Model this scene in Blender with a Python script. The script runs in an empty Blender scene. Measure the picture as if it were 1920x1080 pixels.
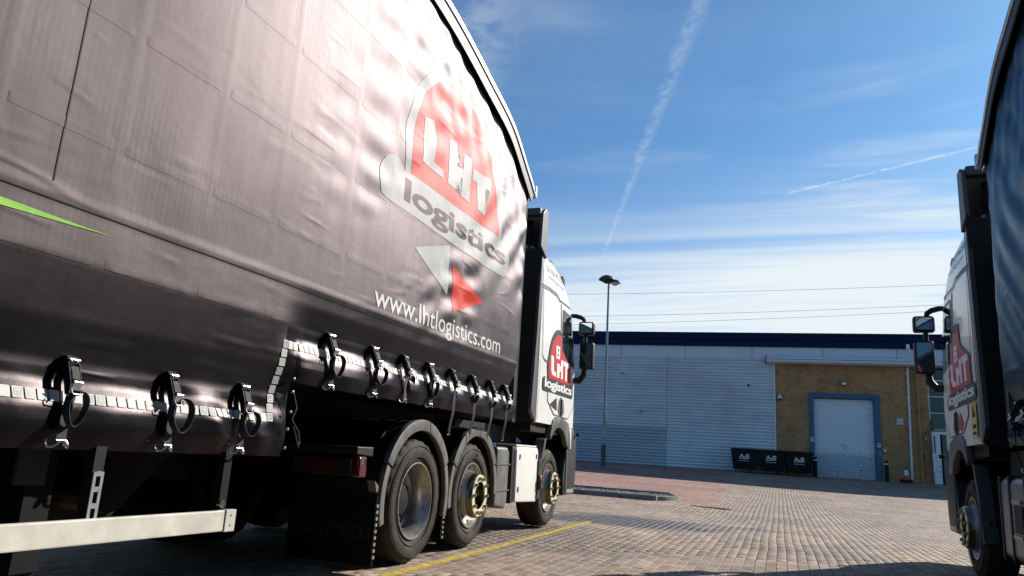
import bpy, bmesh, math, random
import numpy as np
from mathutils import Vector, Matrix
random.seed(7); RNG = np.random.default_rng(7)
R = math.radians
S = bpy.context.scene
COL = S.collection

# ------------------------------------------------------------------ camera
F = 1387.0
VP = (1510.0, 887.0); ROLL = R(3.5); CAMH = 0.93
def _cam():
    d = np.array([VP[0] - 960, -(VP[1] - 540), -F]); yc = d / np.linalg.norm(d)
    d2 = np.array([VP[0] + 1000 * math.cos(ROLL) - 960, -(VP[1] + 1000 * math.sin(ROLL) - 540), -F])
    up = np.cross(d2, d); up /= np.linalg.norm(up)
    if up[1] < 0: up = -up
    return np.array([np.cross(yc, up), yc, up])
RC = _cam()
cam_d = bpy.data.cameras.new('camera'); cam = bpy.data.objects.new('camera', cam_d); COL.objects.link(cam)
cam_d.sensor_width = 36.0; cam_d.lens = F / 1920 * 36.0; cam_d.clip_start = 0.05; cam_d.clip_end = 3000
cam.matrix_world = Matrix.Translation((0, 0, CAMH)) @ Matrix(RC.tolist()).to_4x4()
S.camera = cam

# ------------------------------------------------------------------ world and sun
SUN_AZ, SUN_EL = R(36.0), R(30.0)          # azimuth measured from +Y towards +X
W = bpy.data.worlds.new('World'); S.world = W; W.use_nodes = True
class NT:
    """small helper round a node tree"""
    def __init__(s, tree): s.t = tree; s.n = tree.nodes; s.l = tree.links
    def new(s, typ, **kw):
        n = s.n.new(typ)
        for k, v in kw.items():
            if k == 'inp':
                for i, x in v.items(): s.put(n.inputs[i], x)
            else: setattr(n, k, v)
        return n
    def put(s, sock, x):
        if isinstance(x, bpy.types.NodeSocket): s.l.new(x, sock)
        else: sock.default_value = x
    def math(s, op, a, b=None, c=None, clamp=False):
        n = s.n.new('ShaderNodeMath'); n.operation = op; n.use_clamp = clamp
        for i, x in enumerate((a, b, c)):
            if x is not None: s.put(n.inputs[i], x)
        return n.outputs[0]
    def vmath(s, op, a, b=None, scale=None):
        n = s.n.new('ShaderNodeVectorMath'); n.operation = op
        s.put(n.inputs[0], a)
        if b is not None: s.put(n.inputs[1], b)
        if scale is not None: s.put(n.inputs['Scale'], scale)
        return n.outputs[0]
    def mix(s, f, a, b, blend='MIX'):
        n = s.n.new('ShaderNodeMix'); n.data_type = 'RGBA'; n.blend_type = blend
        s.put(n.inputs[0], f); s.put(n.inputs[6], a); s.put(n.inputs[7], b)
        return n.outputs[2]
    def ramp(s, x, pts, interp='LINEAR'):
        n = s.n.new('ShaderNodeValToRGB'); s.put(n.inputs[0], x); cr = n.color_ramp; cr.interpolation = interp
        while len(cr.elements) < len(pts): cr.elements.new(0.5)
        for e, (p, c) in zip(cr.elements, pts):
            e.position = p; e.color = c if len(c) == 4 else (*c, 1)
        return n.outputs[0]
    def gray(s, x, pts, interp='LINEAR'): return s.ramp(x, [(p, (v, v, v)) for p, v in pts], interp)
    def noise(s, vec, scale, detail=4, rough=.55, dist=0.0):
        n = s.new('ShaderNodeTexNoise'); s.put(n.inputs['Vector'], vec)
        n.inputs['Scale'].default_value = scale; n.inputs['Detail'].default_value = detail
        n.inputs['Roughness'].default_value = rough; n.inputs['Distortion'].default_value = dist
        return n.outputs[0]
    def smooth(s, x, a, b):
        n = s.new('ShaderNodeMapRange', interpolation_type='SMOOTHSTEP'); s.put(n.inputs[0], x)
        s.put(n.inputs[1], a); s.put(n.inputs[2], b)
        return n.outputs[0]

w = NT(W.node_tree); w.n.clear()
sky = w.new('ShaderNodeTexSky', sky_type='NISHITA', sun_disc=False)
sky.sun_elevation = SUN_EL; sky.sun_rotation = SUN_AZ
sky.altitude = 0; sky.air_density = 1.0; sky.dust_density = 0.6; sky.ozone_density = 3.0
tc = w.new('ShaderNodeTexCoord')
sx = w.new('ShaderNodeSeparateXYZ'); w.put(sx.inputs[0], tc.outputs['Generated'])
zc = w.math('MAXIMUM', sx.outputs[2], 0.03)
qx = w.math('DIVIDE', sx.outputs[0], zc); qy = w.math('DIVIDE', sx.outputs[1], zc)
qv = w.new('ShaderNodeCombineXYZ'); w.put(qv.inputs[0], qx); w.put(qv.inputs[1], qy)
Q = qv.outputs[0]                                   # a point on a flat cloud layer one unit above
def rotq(angle, sxs, sys):
    m = w.new('ShaderNodeMapping'); w.put(m.inputs['Vector'], Q)
    m.inputs['Rotation'].default_value = (0, 0, angle); m.inputs['Scale'].default_value = (sxs, sys, 1)
    return m.outputs[0]
# cirrus: long streaks running across the view, denser low down
c1 = w.noise(rotq(R(-5), 0.22, .72), 1.0, 6, .56, .9)
c2 = w.noise(rotq(R(7), 0.55, 2.2), 1.0, 8, .62, .9)
c3 = w.noise(rotq(R(-20), 0.9, 1.2), 1.0, 5, .55, .3)
low = w.smooth(qy, 1.9, 4.2)
right = w.smooth(w.math('SUBTRACT', w.math('MULTIPLY', qx, 1.25), w.math('MULTIPLY', qy, -0.12)), -0.9, 1.1)
veil = w.math('MULTIPLY', w.smooth(c1, .33, .64), w.math('ADD', w.math('MULTIPLY', w.math('MULTIPLY', low, w.math('ADD', w.math('MULTIPLY', right, .55), .45)), .95), .08))
veil = w.math('ADD', veil, w.math('MULTIPLY', w.math('MULTIPLY', w.smooth(c2, .47, .80), w.smooth(c3, .40, .68)), w.math('ADD', w.math('MULTIPLY', right, .60), .20)))
veil = w.math('ADD', veil, w.math('MULTIPLY', w.smooth(qy, 2.5, 5.2), .60))
def contrail(p0, p1, w0, w1, dens, rag, t0=-0.0, t1=1.0):
    dx, dy = p1[0] - p0[0], p1[1] - p0[1]; L = math.hypot(dx, dy); ux, uy = dx / L, dy / L
    ax = w.math('SUBTRACT', qx, p0[0]); ay = w.math('SUBTRACT', qy, p0[1])
    t = w.math('DIVIDE', w.math('ADD', w.math('MULTIPLY', ax, ux), w.math('MULTIPLY', ay, uy)), L)
    s = w.math('SUBTRACT', w.math('MULTIPLY', ay, ux), w.math('MULTIPLY', ax, uy))
    cv = w.new('ShaderNodeCombineXYZ'); w.put(cv.inputs[0], w.math('MULTIPLY', t, rag)); w.put(cv.inputs[1], w.math('MULTIPLY', s, rag * .8))
    nz = w.noise(cv.outputs[0], 1.0, 5, .6, .4)
    wob = w.math('MULTIPLY', w.math('SUBTRACT', nz, .5), w0 * 4.0)
    wd = w.math('ADD', w0, w.math('MULTIPLY', t, w1 - w0))
    a = w.math('ABSOLUTE', w.math('DIVIDE', w.math('ADD', s, wob), wd))
    m = w.math('SUBTRACT', 1.0, w.smooth(a, .0, 1.15))
    m = w.math('MULTIPLY', m, w.math('MULTIPLY', w.smooth(t, t0, t0 + .05), w.math('SUBTRACT', 1.0, w.smooth(t, t1 - .25, t1))))
    return w.math('MULTIPLY', m, w.math('MULTIPLY', dens, w.smooth(nz, .30, .62)))
trail = contrail((-0.908, 3.46), (-0.12, 1.30), .010, .032, .16, 38.0, 0.0, 1.2)
trail = w.math('MAXIMUM', trail, contrail((-0.06, 2.77), (0.60, 2.41), .010, .018, .36, 22.0, 0.0, 1.3))
trail = w.math('MAXIMUM', trail, contrail((-1.05, 2.2), (-0.55, 1.2), .06, .10, .16, 14.0, 0.0, 1.4))
cloud = w.math('MINIMUM', w.math('ADD', veil, trail), .93)
cloud = w.math('MULTIPLY', cloud, w.smooth(sx.outputs[2], .0, .05))
tint = w.mix(1.0, sky.outputs[0], (0.52, 1.0, 1.30, 1), 'MULTIPLY')
skycol = w.mix(cloud, tint, (9.2, 9.9, 10.2, 1))
bg = w.new('ShaderNodeBackground', inp={0: skycol, 1: 0.064})
wo = w.new('ShaderNodeOutputWorld'); w.l.new(bg.outputs[0], wo.inputs[0])

sun_d = bpy.data.lights.new('sun', 'SUN'); sun_d.energy = 5.0; sun_d.angle = R(0.53); sun_d.color = (1.0, .93, .84)
sun = bpy.data.objects.new('sun', sun_d); COL.objects.link(sun)
sdir = Vector((math.sin(SUN_AZ) * math.cos(SUN_EL), math.cos(SUN_AZ) * math.cos(SUN_EL), math.sin(SUN_EL)))
sun.rotation_euler = sdir.to_track_quat('Z', 'Y').to_euler(); sun.location = (30, 40, 40)
S.view_settings.view_transform = 'Standard'; S.view_settings.look = 'None'
S.view_settings.exposure = 0.55; S.view_settings.gamma = 1.0

# ------------------------------------------------------------------ materials
MATS = {}
def mat(name, color, rough=.5, metal=0.0, spec=.5, coat=0.0, var=0.0, vscale=6.0, bump=0.0, bscale=60.0, emit=None, coords='Object', rvar=0.0):
    if name in MATS: return MATS[name]
    m = bpy.data.materials.new(name); m.use_nodes = True; MATS[name] = m
    t = NT(m.node_tree); b = t.n['Principled BSDF']
    b.inputs['Base Color'].default_value = (*color, 1); b.inputs['Roughness'].default_value = rough
    b.inputs['Metallic'].default_value = metal; b.inputs['Specular IOR Level'].default_value = spec
    b.inputs['Coat Weight'].default_value = coat; b.inputs['Coat Roughness'].default_value = .06
    co = t.new('ShaderNodeTexCoord').outputs[coords]
    if var:
        n = t.noise(co, vscale, 6, .62)
        k = t.gray(n, [(.25, 1 - var), (.75, 1 + var * .6)])
        t.put(b.inputs['Base Color'], t.mix(1.0, (*color, 1), k, 'MULTIPLY'))
        if rvar:
            n2 = t.noise(co, vscale * 1.7, 5, .6)
            t.put(b.inputs['Roughness'], t.math('ADD', rough - rvar / 2, t.math('MULTIPLY', n2, rvar)))
    if name == 'tyre_rubber':
        dn = t.smooth(t.noise(co, 5, 7, .7), .42, .70)
        src = b.inputs['Base Color'].links[0].from_socket; t.put(b.inputs['Base Color'], t.mix(t.math('MULTIPLY', dn, .55), src, (.085, .066, .050, 1)))
    if bump:
        n = t.noise(co, bscale, 3, .5)
        bn = t.new('ShaderNodeBump', inp={'Height': n}); bn.inputs['Strength'].default_value = bump; bn.inputs['Distance'].default_value = .01
        t.put(b.inputs['Normal'], bn.outputs[0])
    if emit:
        b.inputs['Emission Color'].default_value = (*emit, 1); b.inputs['Emission Strength'].default_value = 1
    return m
M = dict(
    white=mat('white_paint', (.80, .79, .75), .30, coat=.35, var=.10, vscale=4),
    black=mat('black_plastic', (.008, .008, .009), .5, spec=.35, var=.3, vscale=9),
    chassis=mat('chassis_black', (.005, .005, .0055), .7, spec=.2, var=.4, vscale=7),
    dark=mat('dark_grey_plastic', (.055, .055, .057), .48, var=.22, vscale=8, bump=.12, bscale=180),
    fender=mat('grey_fender_plastic', (.105, .105, .10), .5, var=.3, vscale=7, bump=.1, bscale=160),
    tyre=mat('tyre_rubber', (.024, .0205, .018), .8, spec=.3, var=.5, vscale=14, bump=.25, bscale=90),
    rim=mat('painted_rim', (.36, .34, .32), .34, metal=.7, var=.35, vscale=16, rvar=.25),
    brass=mat('brassy_hub', (.66, .62, .44), .42, metal=.15, var=.3, vscale=22),
    nut=mat('brass_nut', (.38, .31, .13), .35, metal=.8, var=.2, vscale=30),
    chrome=mat('bright_steel', (.62, .62, .62), .22, metal=1.0, var=.15, vscale=40),
    galv=mat('galvanised_steel', (.38, .39, .40), .42, metal=.7, var=.3, vscale=25),
    alu=mat('aluminium_rail', (.50, .51, .52), .35, metal=.8, var=.2, vscale=6),
    guard=mat('white_guard_paint', (.64, .63, .56), .45, var=.30, vscale=5, bump=.04, bscale=120),
    webbing=mat('black_webbing', (.025, .025, .026), .7, var=.35, vscale=40, bump=.35, bscale=420),
    plate=mat('zinc_plate', (.60, .60, .58), .34, metal=.6, var=.2, vscale=30),
    tape=mat('reflective_tape', (.44, .45, .42), .40, var=.20, vscale=160, bump=.25, bscale=500),
    tapel=mat('tape_letter_grey', (.20, .20, .20), .5),
    glass=mat('dark_glass', (.010, .016, .018), .04, spec=.6),
    mirror=mat('mirror_glass', (.75, .78, .80), .03, metal=1.0),
    red=mat('logo_red', (.52, .006, .010), .38, coat=.15),
    navy=mat('logo_navy', (.010, .020, .030), .4),
    hubside=mat('hub_barrel', (.16, .145, .10), .22, metal=.9, var=.3, vscale=18),
    letter=mat('logo_white', (.74, .74, .72), .4),
    pgrey=mat('pale_grey_print', (.46, .48, .46), .46), pdark=mat('dark_print', (.035, .035, .038), .46),
    tail=mat('tail_lamp_red', (.06, .004, .005), .15, coat=.3),
    amber=mat('amber_lamp', (.85, .22, .03), .2, coat=.5),
    yellowp=mat('yellow_paint', (.58, .42, .03), .7, var=.75, vscale=22, coords='Object', bump=.3, bscale=90),
    stickery=mat('yellow_sticker', (.70, .52, .06), .45),
    seam=mat('panel_gap', (.015, .015, .015), .7),
    navyroof=mat('navy_fascia', (.004, .011, .052), .6, spec=.15, var=.12, vscale=.6),
    band=mat('pale_band_panel', (.56, .61, .68), .42, var=.07, vscale=.5),
    frameblue=mat('blue_door_frame', (.018, .105, .19), .5, var=.15, vscale=3),
    pvcw=mat('white_trim', (.66, .68, .70), .4, var=.08, vscale=3),
    navybin=mat('bin_black', (.004, .005, .009), .55, spec=.25, var=.25, vscale=4),
    cone_o=mat('cone_red', (.55, .07, .03), .5), post=mat('lamp_post_grey', (.21, .23, .25), .4, metal=.4, var=.2, vscale=3),
    hood=mat('lamp_hood', (.03, .03, .032), .4), kerb=mat('kerb_concrete', (.20, .188, .17), .9, var=.3, vscale=7, bump=.3, bscale=60),
    steel_dk=mat('iron_grate', (.05, .045, .04), .6, metal=.5, var=.3, vscale=30),
    rubber=mat('flap_rubber', (.006, .006, .006), .9, spec=.1, var=.3, vscale=8),
    wire=mat('cable_grey', (.26, .27, .29), .6), roofm=mat('roof_sheet', (.40, .42, .45), .5, var=.1, vscale=.5),
    railgrey=mat('rail_grey', (.13, .135, .14), .4, metal=.5, var=.3, vscale=12),
    box_in=mat('trailer_inside', (.03, .03, .03), .8),
)

def add_spray(m):
    t = NT(m.node_tree); b = t.n['Principled BSDF']; src = b.inputs['Base Color'].links[0].from_socket
    co = t.new('ShaderNodeTexCoord').outputs['Object']; sp = t.new('ShaderNodeSeparateXYZ'); t.put(sp.inputs[0], co)
    mp = t.new('ShaderNodeMapping'); t.put(mp.inputs[0], co); mp.inputs['Scale'].default_value = (1.6, 1.6, .8)
    n = t.math('ADD', t.math('MULTIPLY', t.noise(mp.outputs[0], 3.0, 7, .7), .6), t.math('MULTIPLY', t.noise(co, 11, 6, .7), .4))
    low_ = t.math('MULTIPLY', t.math('SUBTRACT', 1.9, sp.outputs[2]), .16)
    d = t.smooth(t.math('ADD', n, low_), .50, .86)
    t.put(b.inputs['Base Color'], t.mix(t.math('MULTIPLY', d, .24), src, (.17, .14, .105, 1)))
    t.put(b.inputs['Roughness'], t.math('ADD', .30, t.math('MULTIPLY', d, .4)))
add_spray(M['white']); add_spray(M['fender']); add_spray(M['guard'])
def mat_curtain(name, base, rough, gloss, print_=False):
    """pvc sheet: matt body under a lacquer with a soft, gaussian sheen"""
    m = bpy.data.materials.new(name); m.use_nodes = True; t = NT(m.node_tree); t.n.remove(t.n['Principled BSDF'])
    out = [n for n in t.n if n.type == 'OUTPUT_MATERIAL'][0]
    co = t.new('ShaderNodeTexCoord').outputs['Object']
    n1 = t.noise(co, 1.7, 6, .6); n2 = t.noise(co, 14, 5, .6)
    k = t.gray(t.math('ADD', t.math('MULTIPLY', n1, .65), t.math('MULTIPLY', n2, .35)), [(.3, .78), (.7, 1.2)])
    col = t.mix(1.0, (*base, 1), k, 'MULTIPLY')
    # woven reinforcement: fine vertical pinstripe, patchy, and a leathery grain
    mp = t.new('ShaderNodeMapping'); t.put(mp.inputs[0], co); mp.inputs['Scale'].default_value = (1, 1, .06)
    wv = t.new('ShaderNodeTexWave', wave_type='BANDS', bands_direction='Y', wave_profile='SIN'); t.put(wv.inputs['Vector'], mp.outputs[0])
    wv.inputs['Scale'].default_value = 9.5; wv.inputs['Distortion'].default_value = .7; wv.inputs['Detail'].default_value = 1
    patch = t.smooth(t.noise(co, .9, 2, .5), .42, .66)
    grain = t.noise(co, 300, 2, .6); soft = t.noise(co, 22, 3, .5)
    h = t.math('ADD', t.math('MULTIPLY', t.math('MULTIPLY', wv.outputs[1], patch), .17), t.math('ADD', t.math('MULTIPLY', grain, .26), t.math('MULTIPLY', soft, .50)))
    def crease(rot, sc, k_):
        m1 = t.new('ShaderNodeMapping'); t.put(m1.inputs[0], co); m1.inputs['Rotation'].default_value = (rot, 0, 0); m1.inputs['Scale'].default_value = (1, sc[0], sc[1])
        n_ = t.noise(m1.outputs[0], k_, 1, .4, .25)
        return t.math('SUBTRACT', 1.0, t.smooth(t.math('ABSOLUTE', t.math('SUBTRACT', n_, .5)), .0, .085))
    cr = t.math('MULTIPLY', crease(R(35), (.35, 1.9), 1.9), t.smooth(t.noise(co, 1.3, 2, .5), .50, .74))
    cr = t.math('ADD', cr, t.math('MULTIPLY', crease(R(-50), (.4, 2.2), 2.3), t.smooth(t.noise(co, 1.7, 2, .5), .52, .74)))
    b1 = t.new('ShaderNodeBump', inp={'Height': cr}); b1.inputs['Strength'].default_value = .20; b1.inputs['Distance'].default_value = .008
    bn = t.new('ShaderNodeBump', inp={'Height': h, 'Normal': b1.outputs[0]}); bn.inputs['Strength'].default_value = .28; bn.inputs['Distance'].default_value = .004
    dirt = t.noise(co, 3.0, 6, .65); streak = t.new('ShaderNodeMapping'); t.put(streak.inputs[0], co); streak.inputs['Scale'].default_value = (1, 5, .7)
    st = t.noise(streak.outputs[0], 1.6, 6, .65)
    dif = t.new('ShaderNodeBsdfDiffuse', inp={0: col, 2: bn.outputs[0]})
    rg = t.math('ADD', rough - .03, t.math('MULTIPLY', dirt, .06))
    so = t.new('ShaderNodeSeparateXYZ'); t.put(so.inputs[0], co)      # the hem is a heavier, slicker strip welded on
    hem = t.math('SUBTRACT', 1.0, t.smooth(so.outputs[2], t.math('ADD', 1.16, t.math('MULTIPLY', t.math('GREATER_THAN', so.outputs[1], -3.86), .42)), t.math('ADD', 1.20, t.math('MULTIPLY', t.math('GREATER_THAN', so.outputs[1], -3.86), .42))))
    rg = t.math('SUBTRACT', rg, t.math('MULTIPLY', hem, .17))
    gcol = t.mix(t.gray(t.math('ADD', t.math('MULTIPLY', dirt, .5), t.math('MULTIPLY', st, .5)), [(.32, 0), (.68, 1)]), tuple(.80 * c for c in gloss) + (1,), tuple(1.12 * c for c in gloss) + (1,))
    gcol = t.mix(t.math('MULTIPLY', hem, .45), gcol, (0, 0, 0, 1))
    gl = t.new('ShaderNodeBsdfGlossy', distribution='BECKMANN')
    t.put(gl.inputs[0], gcol); t.put(gl.inputs['Roughness'], rg); t.put(gl.inputs['Normal'], bn.outputs[0])
    fr_ = t.new('ShaderNodeFresnel'); fr_.inputs[0].default_value = 1.5; t.put(fr_.inputs[1], bn.outputs[0])
    mx = t.new('ShaderNodeMixShader'); t.put(mx.inputs[0], fr_.outputs[0]); t.l.new(dif.outputs[0], mx.inputs[1]); t.l.new(gl.outputs[0], mx.inputs[2])
    t.l.new(mx.outputs[0], out.inputs[0])
    return m
GL = (.77, .67, .70)
M['curtain'] = mat_curtain('pvc_curtain_black', (.010, .0095, .012), .505, GL)
M['curtain_b'] = mat_curtain('pvc_curtain_black_sky_tint', (.008, .018, .028), .40, (.42, .52, .62))  # black sheet; blue of the reflected sky put into base and gloss colour
for k_, c_ in dict(lgrey=(.38, .42, .40), ldark=(.014, .014, .016), lred=(.56, .045, .022), green=(.20, .45, .05), curl=(.62, .64, .62)).items():
    M[k_] = mat_curtain('curtain_print_' + k_, c_, .505, tuple(.52 * g for g in GL))

def mat_paver():
    m = bpy.data.materials.new('block_paver'); m.use_nodes = True; t = NT(m.node_tree); b = t.n['Principled BSDF']
    geo = t.new('ShaderNodeNewGeometry'); P = geo.outputs['Position']
    at = t.new('ShaderNodeAttribute', attribute_name='rnd'); oi = t.new('ShaderNodeObjectInfo')
    rnd = t.math('FRACT', t.math('ADD', at.outputs['Fac'], oi.outputs['Random']))
    rd = t.new('ShaderNodeAttribute', attribute_name='redness')
    buff = t.ramp(rnd, [(0, (.20, .145, .105)), (.25, (.27, .203, .152)), (.6, (.325, .25, .19)), (.85, (.285, .205, .15)), (1, (.37, .295, .228))])
    redc = t.ramp(rnd, [(0, (.25, .125, .095)), (.5, (.30, .165, .13)), (1, (.34, .20, .16))])
    col = t.mix(rd.outputs['Fac'], buff, redc)
    big = t.noise(P, .55, 5, .6); fine = t.noise(P, 38, 5, .7)
    col = t.mix(1.0, col, t.gray(big, [(.28, .66), (.70, 1.25)]), 'MULTIPLY')
    col = t.mix(1.0, col, t.gray(fine, [(.25, .66), (.75, 1.30)]), 'MULTIPLY')
    # oil and water marks where lorries stand and turn
    def blob(cx, cy, rx, ry, nsc):
        v = t.vmath('MULTIPLY', t.vmath('SUBTRACT', P, (cx, cy, 0)), (1 / rx, 1 / ry, 0))
        d = t.new('ShaderNodeVectorMath', operation='LENGTH'); t.put(d.inputs[0], v)
        nn = t.noise(P, nsc, 5, .65)
        return t.math('SUBTRACT', 1.0, t.smooth(t.math('ADD', d.outputs['Value'], t.math('MULTIPLY', t.math('SUBTRACT', nn, .5), 1.9)), .55, 1.05))
    st = t.math('MAXIMUM', blob(-2.6, 11.8, 1.9, 1.2, 1.3), t.math('MULTIPLY', blob(-1.6, 12.4, 2.2, .45, 1.7), .8))
    st = t.math('MAXIMUM', st, t.math('MULTIPLY', blob(.3, 9.6, 1.5, .35, 2.0), .55))
    st = t.math('MAXIMUM', st, t.math('MULTIPLY', blob(-.6, 7.6, .55, .18, 3.0), .35))
    st = t.math('MAXIMUM', st, t.math('MULTIPLY', blob(-3.2, 8.0, 1.6, 2.6, 2.2), .5))
    def track(x0, slope, bend, wd, amt):
        sp_ = t.new('ShaderNodeSeparateXYZ'); t.put(sp_.inputs[0], P)
        yy = t.math('SUBTRACT', sp_.outputs[1], 4.0)
        cx_ = t.math('ADD', x0, t.math('ADD', t.math('MULTIPLY', yy, slope), t.math('MULTIPLY', t.math('MULTIPLY', yy, yy), bend)))
        dd = t.math('ABSOLUTE', t.math('SUBTRACT', sp_.outputs[0], cx_))
        return t.math('MULTIPLY', t.math('MULTIPLY', t.math('SUBTRACT', 1.0, t.smooth(dd, wd * .5, wd)), t.smooth(t.noise(P, 1.4, 5, .7), .34, .62)), amt)
    for a_ in ((-1.9, .02, .004, .30, .34), (.15, .03, .004, .30, .34), (-.7, -.09, .011, .24, .26), (1.2, -.07, .010, .24, .26)): st = t.math('MAXIMUM', st, track(*a_))
    grime = t.smooth(t.noise(P, 1.1, 7, .72, .6), .50, .72); st = t.math('MAXIMUM', st, t.math('MULTIPLY', grime, .34))
    col = t.mix(t.math('MULTIPLY', st, .80), col, (.030, .028, .030, 1))
    t.put(b.inputs['Base Color'], col)
    t.put(b.inputs['Roughness'], t.math('SUBTRACT', .86, t.math('MULTIPLY', st, .36)))
    bn = t.new('ShaderNodeBump', inp={'Height': t.noise(P, 130, 4, .7)}); bn.inputs['Strength'].default_value = .5; bn.inputs['Distance'].default_value = .004
    t.put(b.inputs['Normal'], bn.outputs[0])
    return m
M['paver'] = mat_paver()

def mat_ground():
    m = bpy.data.materials.new('paving_bed'); m.use_nodes = True; t = NT(m.node_tree); b = t.n['Principled BSDF']
    P = t.new('ShaderNodeNewGeometry').outputs['Position']
    br = t.new('ShaderNodeTexBrick'); t.put(br.inputs['Vector'], P); br.inputs['Scale'].default_value = 1.0
    br.inputs['Brick Width'].default_value = .2; br.inputs['Row Height'].default_value = .1; br.inputs['Mortar Size'].default_value = .008
    br.inputs['Color1'].default_value = (.20, .155, .115, 1); br.inputs['Color2'].default_value = (.26, .21, .16, 1); br.inputs['Mortar'].default_value = (.07, .058, .045, 1)
    at = t.new('ShaderNodeAttribute', attribute_name='bed')
    sand = t.ramp(t.noise(P, 60, 4, .7), [(.3, (.07, .057, .044)), (.7, (.17, .14, .11))])
    col = t.mix(at.outputs['Fac'], br.outputs[0], sand)
    col = t.mix(1.0, col, t.gray(t.noise(P, .4, 5, .6), [(.3, .75), (.7, 1.15)]), 'MULTIPLY')
    t.put(b.inputs['Base Color'], col); b.inputs['Roughness'].default_value = .95
    return m
M['bed'] = mat_ground()

def mat_brickwall():
    m = bpy.data.materials.new('buff_brick'); m.use_nodes = True; t = NT(m.node_tree); b = t.n['Principled BSDF']
    co = t.new('ShaderNodeTexCoord').outputs['Object']
    mp = t.new('ShaderNodeMapping'); t.put(mp.inputs[0], co); mp.inputs['Rotation'].default_value = (R(90), 0, 0)
    br = t.new('ShaderNodeTexBrick'); t.put(br.inputs['Vector'], mp.outputs[0]); br.inputs['Scale'].default_value = 1
    br.inputs['Brick Width'].default_value = .225; br.inputs['Row Height'].default_value = .075; br.inputs['Mortar Size'].default_value = .007
    br.inputs['Color1'].default_value = (.48, .265, .105, 1); br.inputs['Color2'].default_value = (.36, .185, .072, 1); br.inputs['Mortar'].default_value = (.24, .17, .10, 1)
    br.inputs['Bias'].default_value = -.1
    col = t.mix(1.0, br.outputs[0], t.gray(t.noise(co, 1.1, 6, .65), [(.3, .70), (.7, 1.22)]), 'MULTIPLY')
    col = t.mix(1.0, col, t.gray(t.noise(co, 5, 4, .7), [(.3, .85), (.7, 1.12)]), 'MULTIPLY')
    t.put(b.inputs['Base Color'], col); b.inputs['Roughness'].default_value = .9
    bn = t.new('ShaderNodeBump', inp={'Height': br.outputs[1]}); bn.inputs['Strength'].default_value = .5; bn.inputs['Distance'].default_value = -.006
    t.put(b.inputs['Normal'], bn.outputs[0])
    return m
M['brick'] = mat_brickwall()

def mat_clad(name, c, dirt):
    m = bpy.data.materials.new(name); m.use_nodes = True; t = NT(m.node_tree); b = t.n['Principled BSDF']
    co = t.new('ShaderNodeTexCoord').outputs['Object']
    mp = t.new('ShaderNodeMapping'); t.put(mp.inputs[0], co); mp.inputs['Scale'].default_value = (.6, 1, 2.5)
    n = t.noise(mp.outputs[0], 1.0, 6, .65); n2 = t.noise(co, .35, 4, .6)
    col = t.mix(1.0, (*c, 1), t.gray(t.math('ADD', t.math('MULTIPLY', n, .5), t.math('MULTIPLY', n2, .5)), [(.3, 1 - dirt), (.7, 1.08)]), 'MULTIPLY')
    sc = t.smooth(t.noise(mp.outputs[0], 3.0, 7, .75), .66, .74)
    col = t.mix(t.math('MULTIPLY', sc, .35), col, (.12, .13, .15, 1))
    t.put(b.inputs['Base Color'], col); b.inputs['Roughness'].default_value = .38; b.inputs['Metallic'].default_value = .0
    return m
M['clad'] = mat_clad('silver_blue_cladding', (.64, .69, .74), .30)
M['clad2'] = mat_clad('dull_cladding', (.45, .50, .55), .30)

def mat_rollerdoor():
    m = bpy.data.materials.new('roller_slats'); m.use_nodes = True; t = NT(m.node_tree); b = t.n['Principled BSDF']
    co = t.new('ShaderNodeTexCoord').outputs['Object']
    sp = t.new('ShaderNodeSeparateXYZ'); t.put(sp.inputs[0], co)
    n = t.noise(co, 4, 6, .7)
    scuff = t.math('SUBTRACT', 1.0, t.smooth(t.math('ADD', sp.outputs[2], t.math('MULTIPLY', t.math('SUBTRACT', n, .5), .5)), 1.05, 1.35))
    mp = t.new('ShaderNodeMapping'); t.put(mp.inputs[0], co); mp.inputs['Scale'].default_value = (1.5, 1, 9)
    rub = t.noise(mp.outputs[0], 2, 6, .75)
    col = t.mix(t.math('MULTIPLY', scuff, t.gray(rub, [(.3, .35), (.7, .85)])), (.70, .74, .80, 1), (.32, .37, .43, 1))
    t.put(b.inputs['Base Color'], col); b.inputs['Roughness'].default_value = .45
    return m
M['roller'] = mat_rollerdoor()

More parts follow.
